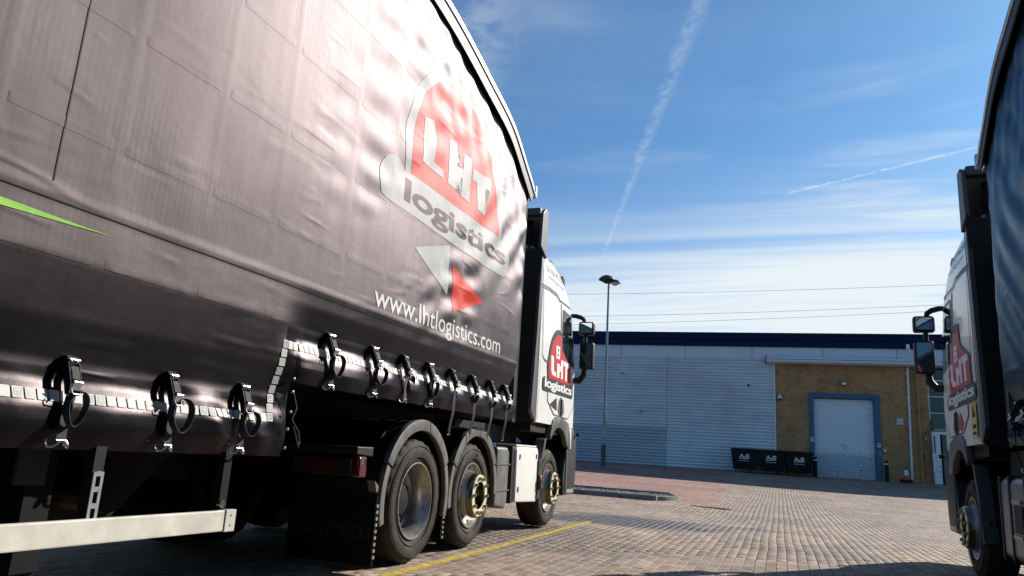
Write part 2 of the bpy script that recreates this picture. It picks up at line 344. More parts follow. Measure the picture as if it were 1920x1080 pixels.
# ------------------------------------------------------------------ mesh helpers
class MB:
    def __init__(s): s.v = []; s.f = []; s.mi = []
    def add(s, verts, faces, mi=0):
        o = len(s.v); s.v += [tuple(map(float, p)) for p in verts]; s.f += [tuple(i + o for i in f) for f in faces]; s.mi += [mi] * len(faces); return s
    def box(s, c, d, mi=0, rot=None):
        hx, hy, hz = d[0] / 2, d[1] / 2, d[2] / 2
        p = [Vector((x * hx, y * hy, z * hz)) for x in (-1, 1) for y in (-1, 1) for z in (-1, 1)]
        if rot is not None: p = [rot @ q for q in p]
        p = [q + Vector(c) for q in p]
        return s.add(p, [(0, 1, 3, 2), (4, 6, 7, 5), (0, 4, 5, 1), (2, 3, 7, 6), (0, 2, 6, 4), (1, 5, 7, 3)], mi)
    def prism(s, poly, a, b, axis='x', mi=0):
        """polygon in the two other axes (in order) extruded from a to b along axis"""
        n = len(poly)
        def P(u, v, t): return {'x': (t, u, v), 'y': (u, t, v), 'z': (u, v, t)}[axis]
        vs = [P(u, v, a) for u, v in poly] + [P(u, v, b) for u, v in poly]
        fs = [tuple(range(n))[::-1], tuple(range(n, 2 * n))] + [(i, (i + 1) % n, n + (i + 1) % n, n + i) for i in range(n)]
        return s.add(vs, fs, mi)
    def lathe(s, prof, seg=48, axis='x', c=(0, 0, 0), mi=0, close=False, mod=None):
        """prof: list of (t along axis, radius)"""
        n = len(prof); vs = []
        for k in range(seg):
            a = 2 * math.pi * k / seg
            for j, (t, r) in enumerate(prof):
                rr = r + (mod(k, j) if mod else 0)
                u, v = rr * math.cos(a), rr * math.sin(a)
                vs.append({'x': (c[0] + t, c[1] + u, c[2] + v), 'y': (c[0] + u, c[1] + t, c[2] + v), 'z': (c[0] + u, c[1] + v, c[2] + t)}[axis])
        fs = []
        for k in range(seg):
            k2 = (k + 1) % seg
            for j in range(n - 1 if not close else n):
                j2 = (j + 1) % n
                fs.append((k * n + j, k * n + j2, k2 * n + j2, k2 * n + j))
        return s.add(vs, fs, mi)
    def cyl(s, p, q, r, seg=12, mi=0, r2=None, cap=True):
        p, q = Vector(p), Vector(q); d = (q - p).normalized(); u = d.orthogonal().normalized(); v = d.cross(u); r2 = r if r2 is None else r2
        vs = [p + (u * math.cos(2 * math.pi * k / seg) + v * math.sin(2 * math.pi * k / seg)) * r for k in range(seg)]
        vs += [q + (u * math.cos(2 * math.pi * k / seg) + v * math.sin(2 * math.pi * k / seg)) * r2 for k in range(seg)]
        fs = [(k, (k + 1) % seg, seg + (k + 1) % seg, seg + k) for k in range(seg)]
        if cap: fs += [tuple(range(seg))[::-1], tuple(range(seg, 2 * seg))]
        return s.add(vs, fs, mi)
    def tube(s, pts, r, seg=8, mi=0):
        pts = [Vector(p) for p in pts]; n = len(pts); vs = []
        u = None
        for i, p in enumerate(pts):
            d = (pts[min(i + 1, n - 1)] - pts[max(i - 1, 0)]).normalized()
            if u is None: u = d.orthogonal().normalized()
            u = (u - d * u.dot(d)).normalized(); v = d.cross(u)
            rr = r[i] if isinstance(r, (list, tuple)) else r
            vs += [p + (u * math.cos(2 * math.pi * k / seg) + v * math.sin(2 * math.pi * k / seg)) * rr for k in range(seg)]
        fs = [(i * seg + k, i * seg + (k + 1) % seg, (i + 1) * seg + (k + 1) % seg, (i + 1) * seg + k) for i in range(n - 1) for k in range(seg)]
        fs += [tuple(range(seg))[::-1], tuple(range((n - 1) * seg, n * seg))]
        return s.add(vs, fs, mi)
    def ribbon(s, pts, wdir, width, thick=.003, mi=0):
        """flat band that follows pts, width along wdir"""
        pts = [Vector(p) for p in pts]; wd = Vector(wdir).normalized() * width / 2; n = len(pts); vs = []
        for i, p in enumerate(pts):
            d = (pts[min(i + 1, n - 1)] - pts[max(i - 1, 0)]).normalized(); nn = d.cross(wd.normalized()).normalized() * thick / 2
            vs += [p - wd - nn, p + wd - nn, p + wd + nn, p - wd + nn]
        fs = [(i * 4 + k, i * 4 + (k + 1) % 4, i * 4 + 4 + (k + 1) % 4, i * 4 + 4 + k) for i in range(n - 1) for k in range(4)]
        fs += [(3, 2, 1, 0), tuple(range((n - 1) * 4, n * 4))]
        return s.add(vs, fs, mi)
    def mesh(s, name, mats, smooth=False, bevel=0.0, bseg=2):
        me = bpy.data.meshes.new(name); me.from_pydata(s.v, [], s.f); me.update()
        if not isinstance(mats, (list, tuple)): mats = [mats]
        for m in mats: me.materials.append(m)
        if len(mats) > 1: me.polygons.foreach_set('material_index', s.mi)
        bm = bmesh.new(); bm.from_mesh(me); bmesh.ops.recalc_face_normals(bm, faces=bm.faces[:])
        if bevel:
            ed = [e for e in bm.edges if len(e.link_faces) == 2 and e.calc_face_angle(0) > R(28)]
            bmesh.ops.bevel(bm, geom=ed, offset=bevel, segments=bseg, profile=.6, affect='EDGES', clamp_overlap=True)
        bm.to_mesh(me); bm.free()
        if smooth:
            me.polygons.foreach_set('use_smooth', [True] * len(me.polygons)); me.set_sharp_from_angle(angle=R(smooth if smooth is not True else 38))
        return me
    def build(s, name, mats, parent=None, smooth=False, bevel=0.0, bseg=2):
        return link(name, s.mesh(name, mats, smooth, bevel, bseg), parent)
def link(name, me, parent=None, loc=None, rot=None):
    o = bpy.data.objects.new(name, me); COL.objects.link(o)
    if parent: o.parent = parent
    if loc is not None: o.location = loc
    if rot is not None: o.rotation_euler = rot
    return o
def empty(name, loc, rz=0, rx=0):
    o = bpy.data.objects.new(name, None); COL.objects.link(o); o.empty_display_size = .3
    o.location = loc; o.rotation_euler = (rx, 0, rz); return o
def tag(o, label=None, cat=None, group=None, kind=None):
    for k, v in (('label', label), ('category', cat), ('group', group), ('kind', kind)):
        if v: o[k] = v
    return o
def copy_tree(o, parent=None):
    c = o.copy(); COL.objects.link(c); c.parent = parent
    for ch in list(o.children): copy_tree(ch, c)
    return c

# flat artwork: 2-D outlines -> triangles cut on a grid -> wrapped on a surface
def poly2d(loops):
    """list of outlines; returns bmesh in the xy plane"""
    bm = bmesh.new()
    for lp in loops:
        f = bm.faces.new([bm.verts.new((u, v, 0)) for u, v in lp])
    bmesh.ops.triangulate(bm, faces=bm.faces[:])
    return bm
def text2d(txt, bold=0.0, shear=0.0, spacing=1.0):
    cu = bpy.data.curves.new('lettering', 'FONT'); cu.body = txt; cu.size = 1; cu.offset = bold; cu.shear = shear; cu.space_character = spacing
    cu.resolution_u = 4; cu.fill_mode = 'BOTH'
    ob = bpy.data.objects.new('lettering', cu); COL.objects.link(ob)
    dg = bpy.context.evaluated_depsgraph_get(); me = bpy.data.meshes.new_from_object(ob.evaluated_get(dg))
    bm = bmesh.new(); bm.from_mesh(me)
    bpy.data.objects.remove(ob); bpy.data.curves.remove(cu); bpy.data.meshes.remove(me)
    bmesh.ops.triangulate(bm, faces=bm.faces[:])
    return bm
def fit2d(bm, u0, v0, u1, v1):
    xs = [v.co.x for v in bm.verts]; ys = [v.co.y for v in bm.verts]
    a, b, c, d = min(xs), max(xs), min(ys), max(ys)
    for v in bm.verts:
        v.co.x = u0 + (v.co.x - a) / (b - a) * (u1 - u0); v.co.y = v0 + (v.co.y - c) / (d - c) * (v1 - v0)
    return bm
def cut(bm, g):
    for ax in (0, 1):
        cs = [v.co[ax] for v in bm.verts]; a, b = min(cs), max(cs)
        k = math.floor(a / g) + 1
        while k * g < b:
            co = [0, 0, 0]; no = [0, 0, 0]; co[ax] = k * g; no[ax] = 1
            bmesh.ops.bisect_plane(bm, geom=bm.verts[:] + bm.edges[:] + bm.faces[:], dist=1e-6, plane_co=co, plane_no=no)
            k += 1
    return bm
def wrap(bm, name, material, fn, parent=None, g=None, smooth=False):
    bm.normal_update(); bmesh.ops.reverse_faces(bm, faces=[f for f in bm.faces if f.normal.z < 0])
    if g: cut(bm, g)
    pts = np.array([v.co[:] for v in bm.verts])
    if len(pts):
        q = fn(pts[:, 0], pts[:, 1])
        for v, p in zip(bm.verts, q): v.co = Vector(p.tolist())
    me = bpy.data.meshes.new(name); bm.to_mesh(me); bm.free(); me.materials.append(material)
    if smooth: me.polygons.foreach_set('use_smooth', [True] * len(me.polygons))
    return link(name, me, parent)
def rrect(u0, v0, u1, v1, r, n=6):
    o = []
    for cx, cy, a0 in ((u1 - r, v1 - r, 0), (u0 + r, v1 - r, 90), (u0 + r, v0 + r, 180), (u1 - r, v0 + r, 270)):
        o += [(cx + r * math.cos(R(a0 + 90 * k / n)), cy + r * math.sin(R(a0 + 90 * k / n))) for k in range(n + 1)]
    return o
def spline(pts, n):
    """Catmull-Rom through 2-D points"""
    P = [pts[0]] + list(pts) + [pts[-1]]; out = []
    for i in range(1, len(P) - 2):
        a, b, c, d = (np.array(P[i + k]) for k in (-1, 0, 1, 2))
        for k in range(n):
            t = k / n; out.append(tuple(.5 * (2 * b + (c - a) * t + (2 * a - 5 * b + 4 * c - d) * t * t + (3 * b - a - 3 * c + d) * t ** 3)))
    out.append(tuple(pts[-1])); return out
def smoothstep(x, a, b):
    t = np.clip((x - a) / (b - a), 0, 1); return t * t * (3 - 2 * t)

# ------------------------------------------------------------------ ground and paving
def gz(x, y):
    """yard surface: level round the lorries, a shallow drain line, then rising to the warehouse"""
    x = np.asarray(x, float); y = np.asarray(y, float)
    u = smoothstep(x, -12, 4)
    gl = .00083 * np.clip(y - 9.1, 0, None) ** 2; gr = .00147 * np.clip(y - 19.6, 0, None) ** 2
    g = gl * (1 - u) + gr * u
    g = g + .035 * smoothstep(y, 6, 13) * (1 - u * .5) - .05 * np.exp(-((y - 15.0) / 2.2) ** 2) * np.exp(-((x + 1.0) / 5) ** 2)
    g = g + .004 * np.sin(x * .9 + 1.3) * np.sin(y * .55) * smoothstep(y, 9, 14) + .004 * np.sin(x * .37 - y * .8)* smoothstep(y, 9, 14)
    cap = np.minimum(g, .80 + .0 * g)
    return .025 + np.where(g > .7, .7 + (1 - np.exp(-(g - .7) / .25)) * .17, cap)
def nonuni(fine0, fine1, step, far):
    c = list(np.arange(fine0, fine1 + 1e-6, step)); s = step; a = c[0]; b = c[-1]
    while a > -far: s *= 1.35; a -= s; c.insert(0, a)
    s = step
    while b < far: s *= 1.35; b += s; c.append(b)
    return np.array(c)
gx, gy = nonuni(-16, 12, .5, 900), nonuni(0, 44, .5, 900)
GX, GY = np.meshgrid(gx, gy)
def in_field(x, y):
    near = (x > -11.5) & (x < 3.2) & (y > 1.0) & (y < 9.5)
    wedge = (y >= 9.5) & (y < 43) & (x > -.33 * y - 1.6) & (x < .17 * y + 1.8)
    return near | wedge
GZ = gz(GX, GY)
bedm = in_field(GX, GY)
GZ = GZ - .011
me = bpy.data.meshes.new('ground'); nx, ny = len(gx), len(gy)
idx = np.arange(nx * ny).reshape(ny, nx)
fc = np.stack([idx[:-1, :-1], idx[:-1, 1:], idx[1:, 1:], idx[1:, :-1]], -1).reshape(-1, 4)
me.from_pydata(np.stack([GX, GY, GZ], -1).reshape(-1, 3).tolist(), [], fc.tolist()); me.update()
at = me.attributes.new('bed', 'FLOAT', 'POINT'); at.data.foreach_set('value', bedm.reshape(-1).astype(np.float32))
me.materials.append(M['bed']); me.polygons.foreach_set('use_smooth', [True] * len(me.polygons))
ground = link('ground', me); tag(ground, kind='structure')

# blocks 200 x 100 in stretcher bond, courses running away from the lorries
HB = R(1.7); ch, sh = math.cos(HB), math.sin(HB)
ci, cj = np.meshgrid(np.arange(-190, 190), np.arange(0, 225), indexing='ij'); ci = ci.ravel(); cj = cj.ravel()
hx = ci * .1 + RNG.normal(0, .0010, len(ci)); hy = cj * .2 + .1 * (ci % 2) + RNG.normal(0, .004, 380)[ci + 190]
hx = hx + .006 * np.sin(hy * .85 + .6) + .003 * np.sin(hy * 2.1 + ci * .05)        # courses wander a little
bxw, byw = hx * ch - hy * sh, hx * sh + hy * ch
keep = in_field(bxw, byw) & (hy > 0)
bxw, byw = bxw[keep], byw[keep]; bo = np.ones(len(bxw))
nb = len(bxw)
print('pavers', nb)
bh = RNG.normal(0, .0006, nb); tilt = RNG.normal(0, .004, (nb, 2)); brnd = RNG.random(nb).astype(np.float32)
bz = gz(bxw, byw)
e = .25
sl_x = (gz(bxw + e, byw) - gz(bxw - e, byw)) / (2 * e) + tilt[:, 0]; sl_y = (gz(bxw, byw + e) - gz(bxw, byw - e)) / (2 * e) + tilt[:, 1]
# local outline of one block (x long): top face and a chamfer down to the joint
LX, LY, CH = .0980, .0480, .0032
top = np.array([(-LX + CH, -LY + CH, 0), (LX - CH, -LY + CH, 0), (LX - CH, LY - CH, 0), (-LX + CH, LY - CH, 0)])
bot = np.array([(-LX, -LY, -.0036), (LX, -LY, -.0036), (LX, LY, -.0036), (-LX, LY, -.0036)])
skirt = np.array([(-LX, -LY, -.02), (LX, -LY, -.02), (LX, LY, -.02), (-LX, LY, -.02)])
tmpl = np.concatenate([top, bot, skirt])
tf = [(0, 1, 2, 3)] + [(4 + k, 4 + (k + 1) % 4, (k + 1) % 4, k) for k in range(4)] + [(8 + k, 8 + (k + 1) % 4, 4 + (k + 1) % 4, 4 + k) for k in range(4)]
tf = np.array(tf)
redm = ((byw > 17.5 + .25 * (bxw + 5)) & (bxw < -.065 * byw - .9 + .15 * np.sin(byw))).astype(np.float32)
def block_world(ii, n_ring):
    a = HB + bo[ii] * math.pi / 2; ca, sa = np.cos(a)[:, None], np.sin(a)[:, None]
    t = tmpl[:n_ring]; lx, ly, lz = t[:, 0][None], t[:, 1][None], t[:, 2][None]
    wx, wy = lx * ca - ly * sa, lx * sa + ly * ca
    wz = lz + bz[ii][:, None] + bh[ii][:, None] + wx * sl_x[ii][:, None] + wy * sl_y[ii][:, None]
    return np.stack([wx + bxw[ii][:, None], wy + byw[ii][:, None], wz], -1)
# projected size in the photograph picks the 300 blocks that show largest
def project(P):
    c = (P - np.array([0, 0, CAMH])) @ RC
    return 960 + F * c[..., 0] / -c[..., 2], 540 - F * c[..., 1] / -c[..., 2], -c[..., 2]
px, py, pd = project(np.stack([bxw, byw, bz], -1))
vis = (px > 560) & (px < 1900) & (py < 1076) & (pd > 1) & (bxw > -3.0 + .0 * byw)
score = np.where(vis, 1 / pd ** 3, 0)
best = np.argsort(-score)[:300]
rest = np.setdiff1d(np.arange(nb), best)
me1 = bpy.data.meshes.new('paver'); me1.from_pydata(tmpl.tolist(), [], tf.tolist()); me1.materials.append(M['paver'])
for i in best:
    o = link('paver', me1, ground)
    nrm = Vector((-sl_x[i], -sl_y[i], 1)).normalized(); a = HB + bo[i] * math.pi / 2
    ux = Vector((math.cos(a), math.sin(a), 0)); ux = (ux - nrm * ux.dot(nrm)).normalized(); uy = nrm.cross(ux)
    o.matrix_local = Matrix(((ux.x, uy.x, nrm.x, bxw[i]), (ux.y, uy.y, nrm.y, byw[i]), (ux.z, uy.z, nrm.z, bz[i] + bh[i]), (0, 0, 0, 1)))
near_f = rest[byw[rest] < 14]; far_f = rest[byw[rest] >= 14]
def blocks_mesh(ii, nring, nf, name):
    V = block_world(ii, nring).reshape(-1, 3); Fq = (tf[:nf][None] + (np.arange(len(ii)) * nring)[:, None, None]).reshape(-1, 4)
    me = bpy.data.meshes.new(name); n = len(Fq)
    me.vertices.add(len(V)); me.vertices.foreach_set('co', V.astype(np.float32).reshape(-1))
    me.loops.add(n * 4); me.loops.foreach_set('vertex_index', Fq.astype(np.int32).reshape(-1))
    me.polygons.add(n); me.polygons.foreach_set('loop_start', np.arange(0, n * 4, 4, dtype=np.int32)); me.update(calc_edges=True)
    a = me.attributes.new('rnd', 'FLOAT', 'FACE'); a.data.foreach_set('value', np.repeat(brnd[ii], nf))
    a = me.attributes.new('redness', 'FLOAT', 'FACE'); a.data.foreach_set('value', np.repeat(redm[ii], nf))
    me.materials.append(M['paver']); me.validate(); return me
tag(link('paving_blocks', blocks_mesh(near_f, 12, 9, 'paving_blocks'), ground), kind='stuff')
tag(link('paving_blocks', blocks_mesh(far_f, 8, 5, 'paving_blocks_far'), ground), kind='stuff')

# painted bay lines: paint lies only on the block tops
def paint_line(name, p0, p1, width, label, wear=0.0):
    p0, p1 = np.array(p0), np.array(p1); d = (p1 - p0) / np.linalg.norm(p1 - p0); n = np.array([-d[1], d[0]]); L = np.linalg.norm(p1 - p0)
    rx, ry = bxw - p0[0], byw - p0[1]; a = rx * d[0] + ry * d[1]; b = rx * n[0] + ry * n[1]
    ii = np.where((a > -.15) & (a < L + .15) & (np.abs(b) < width / 2 + .15))[0]
    T = block_world(ii, 4); mb = MB()
    for q in T:
        poly = [tuple(v) for v in q]
        for (nx_, ny_, c) in ((n[0], n[1], width / 2 + n @ p0), (-n[0], -n[1], width / 2 - n @ p0), (d[0], d[1], L + d @ p0), (-d[0], -d[1], -(d @ p0))):
            out = []
            for k in range(len(poly)):
                A, B = poly[k], poly[(k + 1) % len(poly)]; da = A[0] * nx_ + A[1] * ny_ - c; db = B[0] * nx_ + B[1] * ny_ - c
                if da <= 0: out.append(A)
                if (da < 0 < db) or (db < 0 < da):
                    t = da / (da - db); out.append(tuple(A[m] + (B[m] - A[m]) * t for m in range(3)))
            poly = out
            if len(poly) < 3: break
        if len(poly) >= 3 and random.random() >= wear: mb.add([(v[0], v[1], v[2] + .0015) for v in poly], [tuple(range(len(poly)))])
    return tag(mb.build(name, M['yellowp']), label, 'road marking', kind='structure')
paint_line('painted_line', (-2.80, 3.2), (-2.98, 11.1), .095, 'worn yellow bay line painted beside the left lorry')
paint_line('painted_line', (1.02, 10.2), (1.32, 9.1), .10, 'faded patch of yellow paint near the right lorry', .35)

# ------------------------------------------------------------------ warehouse
WA = np.array([-11.36, 41.23]); WROT = math.atan2(42.53 - 41.23, 5.55 + 11.36); WZ = .80
wh = empty('warehouse', (WA[0], WA[1], WZ), WROT)
tag(wh, 'low industrial warehouse with ribbed blue-grey cladding, navy fascia and brick loading bay', 'building')
X0, X1, DEP = -16.0, 26.0, 24.0
# ribbed sheets: horizontal trapezoid profile
def ribbed(name, x0, x1, z0, z1, m, y0=0.0, pitch=.172, dep=.085):
    mb = MB(); prof = []; z = z0
    while z < z1 - 1e-4:
        for dz, dy in ((0, 0), (.12, -.15 * dep), (.30, -.75 * dep), (.42, -dep), (.56, -dep), (.70, -.75 * dep), (.88, -.15 * dep)):
            zz = z + dz * pitch
            if zz < z1: prof.append((y0 + dy, zz))
        z += pitch
    prof.append((y0, z1))
    n = len(prof)
    vs = [(x0, y, z) for y, z in prof] + [(x1, y, z) for y, z in prof]
    mb.add(vs, [(i, i + 1, n + i + 1, n + i) for i in range(n - 1)])
    return mb.build(name, m, wh)
NP = 35
ribbed('cladding_sheet', X0, 4.33, 2.064, 6.02, M['clad']); ribbed('cladding_sheet', 4.345, 9.94, 0.0, 6.02, M['clad'])
ribbed('cladding_sheet', X0, 4.33, 0.0, 2.064, M['clad2'], y0=.003)
MB().box(((X0 + 10) / 2, .35, 3.0), (10 - X0, .5, 6.2)).build('wall_core', M['box_in'], wh)
MB().box((9.97, -.03, 3.0), (.07, .14, 5.9)).build('corner_trim', M['pvcw'], wh)
x = X0
while x < X1:
    x2 = min(x + 3.55, X1); MB().box(((x + x2) / 2, .06, 6.335), (x2 - x - .02, .16, .63)).build('band_panel', M['band'], wh, bevel=.008, bseg=1); x = x2
MB().prism([(-.16, 6.66), (-.16, 6.98), (-.22, 7.02), (-.22, 7.30), (-.10, 7.42), (.6, 7.42), (.6, 6.66)], X0, X1, 'x').build('fascia', M['navyroof'], wh)
MB().prism([(-.235, 7.28), (-.235, 7.40), (-.05, 7.40), (-.05, 7.28)], X0 - .01, X1 + .01, 'x').build('eaves_gutter', M['navyroof'], wh)
MB().prism([(.3, 7.30), (DEP / 2, 7.95), (DEP, 7.30), (DEP, 0), (.55, 0)], X0 + .02, X1 - .02, 'x').build('roof_and_sides', M['roofm'], wh)
# brick bay with the opening left for the shutter
bw = MB()
for (xa, xb, za, zb) in ((10.0, 11.66, 0, 5.72), (15.02, 17.28, 0, 5.72), (11.66, 15.02, 4.27, 5.72)):
    bw.box(((xa + xb) / 2, .22, (za + zb) / 2 - .15 * (za == 0)), (xb - xa, .40, zb - za + .3 * (za == 0)))
bw.build('brick_wall', M['brick'], wh)
MB().box((16.78, -.10, 2.75), (.09, .24, 5.9)).build('brick_wall', M['brick'], wh)
# blue frame
fr = MB().box((11.77, -.01, 2.06), (.22, .16, 4.42)).box((14.88, -.01, 2.06), (.28, .16, 4.42)).box((13.33, -.015, 4.14), (2.90, .15, .26))
fr.build('door_frame', M['frameblue'], wh, bevel=.01, bseg=1)
rd = MB(); prof = []; z = 0.0
while z < 4.0:
    prof += [(.22, z), (.185, z + .02), (.185, z + .070), (.22, z + .095)]; z += .1
n = len(prof); rd.add([(11.88, a, b) for a, b in prof] + [(14.74, a, b) for a, b in prof], [(i, i + 1, n + i + 1, n + i) for i in range(n - 1)])
shut = rd.build('roller_shutter', M['roller'], wh)
MB().box((13.31, .20, .04), (2.84, .06, .10)).build('bottom_bar', M['galv'], shut)
sg = MB().box((13.30, .19, 1.52), (.34, .006, .30)).build('warning_sign', M['pvcw'], shut)
MB().box((13.30, .185, 1.63), (.32, .004, .08)).build('sign_header', M['stickery'], sg)
MB().prism([(13.14, 1.60), (13.22, 1.60), (13.18, 1.66)], .182, .180, 'y').build('warning_triangle', M['seam'], sg)
for k in range(3): MB().box((13.33, .186, 1.53 - k * .05), (.20, .003, .015)).build('sign_line', M['pdark'], sg)
sg = MB().box((14.52, .19, .98), (.22, .006, .30)).build('notice', M['pvcw'], shut)
MB().prism([(14.46, .98), (14.58, .98), (14.52, 1.09)], .186, .184, 'y').build('notice_triangle', M['pdark'], sg)
MB().box((14.52, .186, .89), (.14, .003, .02)).build('notice_line', M['pdark'], sg)
for xx, zz in ((11.77, 1.86), (14.90, 1.72)):
    p = MB().box((xx, -.098, zz), (.15, .012, .20)).build('notice', M['pvcw'], wh)
    MB().box((xx, -.106, zz + .02), (.06, .006, .10)).build('notice_symbol', M['pdark'], p)
MB().box((14.92, -.10, 1.40), (.05, .03, .05)).box((14.92, -.10, 1.27), (.05, .03, .05)).build('push_buttons', M['pvcw'], wh)
MB().box((15.17, .0, 1.48), (.13, .05, .13)).build('key_switch', M['brass'], wh)
# projecting canopy over the bay, with gutter
MB().prism([(-.62, 5.80), (-.62, 6.04), (-.50, 6.10), (.02, 6.12), (.02, 5.72), (-.50, 5.72)], 9.56, X1, 'x').build('canopy', M['band'], wh, bevel=.012, bseg=1)
MB().box((13.8, -.635, 5.93), (8.4, .02, .015)).build('canopy_gutter_line', M['seam'], wh)
MB().box((9.54, -.30, 5.92), (.03, .66, .40)).build('canopy_end', M['dark'], wh)
# rainwater pipe
dp = MB().tube([(16.42, -.64, 6.55), (16.42, -.60, 6.20), (16.42, -.10, 5.7)], .05).tube([(16.40, -.07, 5.74), (16.36, -.07, 2.5), (16.33, -.07, .0)], .055)
dp.build('downpipe', M['pvcw'], wh, smooth=True)
MB().box((16.42, -.30, 6.72), (.14, .14, .26)).build('hopper', M['pvcw'], wh, bevel=.01)
for zz in (1.2, 2.7, 4.2, 5.4): MB().box((16.36, -.05, zz), (.17, .05, .05)).build('pipe_bracket', M['pvcw'], wh)
# glazed office corner beyond the brick pier
MB().box((21.8, .45, 2.9), (8.9, .1, 5.6)).build('office_back', M['box_in'], wh)
for r_, (za, zb) in enumerate(((1.02, 2.60), (2.66, 3.42), (3.48, 4.24), (4.30, 5.06), (5.12, 5.72))):
    for c_ in range(4):
        xa = 17.36 + c_ * 1.25
        pn = MB().box((xa + .6, .24, (za + zb) / 2), (1.17, .02, zb - za - .03)).build('window_pane', M['glass'], wh)
for zz in (2.63, 3.45, 4.27, 5.09): MB().box((19.9, .21, zz), (5.1, .08, .05)).build('window_rail', M['pvcw'], wh)
for c_ in range(5): MB().box((17.33 + c_ * 1.25, .20, 3.0), (.06, .09, 5.7)).build('window_mullion', M['pvcw'], wh)
pt = MB().box((17.42, -.35, 1.24), (.34, .22, 2.52)).box((18.55, -.35, 2.44), (2.0, .20, .14)).box((19.6, -.35, 1.24), (.16, .20, 2.5)).build('entrance_portal', M['pvcw'], wh, bevel=.012, bseg=1)
MB().box((17.33, -.47, 1.75), (.05, .02, 1.1)).build('portal_slot', M['seam'], pt)
MB().box((17.27, -.50, 1.0), (.12, .05, .95)).build('portal_cover', M['pvcw'], pt)
for k in range(3): MB().box((17.52, -.466, .35 + k * .25), (.03, .012, .09)).build('portal_bolt', M['dark'], pt)
MB().box((18.6, -.30, 1.2), (1.8, .03, 2.35)).build('entrance_glass', M['glass'], pt)
MB().box((17.05, -.03, 2.16), (.10, .14, .10)).build('wall_lamp', M['pvcw'], wh, bevel=.03)
MB().box((16.92, -.02, 1.25), (.07, .06, .30)).build('key_safe', M['dark'], wh)
MB().box((17.36, -.02, 2.85), (.12, .10, .55)).build('door_entry_panel', M['dark'], wh)
def wl(x, y, z): return tuple(wh_m @ Vector((x, y, z)))
wh_m = Matrix.Translation((WA[0], WA[1], WZ)) @ Matrix.Rotation(WROT, 4, 'Z')
# fittings fixed to the walls
t = empty('floodlight', wl(13.37, -.02, 4.78), WROT); tag(t, 'small floodlight over the roller shutter on brick wall', 'floodlight')
MB().box((0, -.10, .0), (.30, .12, .20)).build('housing', M['dark'], t, bevel=.02); MB().box((0, -.166, -.01), (.22, .01, .13)).build('lens', M['pvcw'], t); MB().box((0, -.02, .0), (.08, .06, .10)).build('bracket', M['dark'], t)
t = empty('dome_camera', wl(10.22, 0, 3.95), WROT); tag(t, 'white dome security camera on brick wall beside the cladding edge', 'camera')
MB().box((0, -.03, .12), (.10, .10, .14)).build('bracket', M['pvcw'], t, bevel=.02); MB().lathe([(.10, .03), (.08, .08), (-.02, .12), (-.06, .12)], 20, 'z', (0, -.16, 0)).build('housing', M['pvcw'], t, smooth=True)
MB().lathe([(-.06, .105), (-.10, .09), (-.14, .05), (-.155, 0.001)], 20, 'z', (0, -.16, 0)).build('dome', M['glass'], t, smooth=True)
t = empty('alarm_sounder', wl(8.64, -.042, 4.54), WROT); tag(t, 'square white alarm box with dark round centre on ribbed cladding', 'alarm box')
MB().box((0, -.04, 0), (.26, .08, .26)).build('case', M['pvcw'], t, bevel=.02); MB().lathe([(-.081, .085), (-.11, .07), (-.12, .0)], 20, 'y').build('sounder_grille', M['dark'], t, smooth=True)
t = empty('wall_sign', wl(15.93, 0, 2.95), WROT); tag(t, 'small square white notice on brick wall left of the downpipe', 'sign')
MB().box((0, -.015, 0), (.30, .03, .30)).build('board', M['pvcw'], t); MB().box((0, -.033, .0), (.24, .006, .25)).build('backing', M['dark'], t); MB().box((0, -.039, .0), (.20, .006, .21)).build('face', M['pvcw'], t); MB().box((0, -.045, -.01), (.14, .004, .04)).build('lettering', M['pdark'], t)
for i, (xx, zz, lab) in enumerate(((1.85, 5.02, 'small grey cctv camera high on the cladding near the lamp post'), (2.95, 2.95, 'small pale pipe outlet low on the cladding'))):
    t = empty('wall_fitting', wl(xx, -.042, zz), WROT); tag(t, lab, 'fitting')
    MB().box((0, -.05, 0), (.07, .10, .07)).build('bracket', M['galv'], t); MB().cyl((-.02, -.10, .03), (.05, -.28, -.01), .05).build('barrel', M['galv'], t)

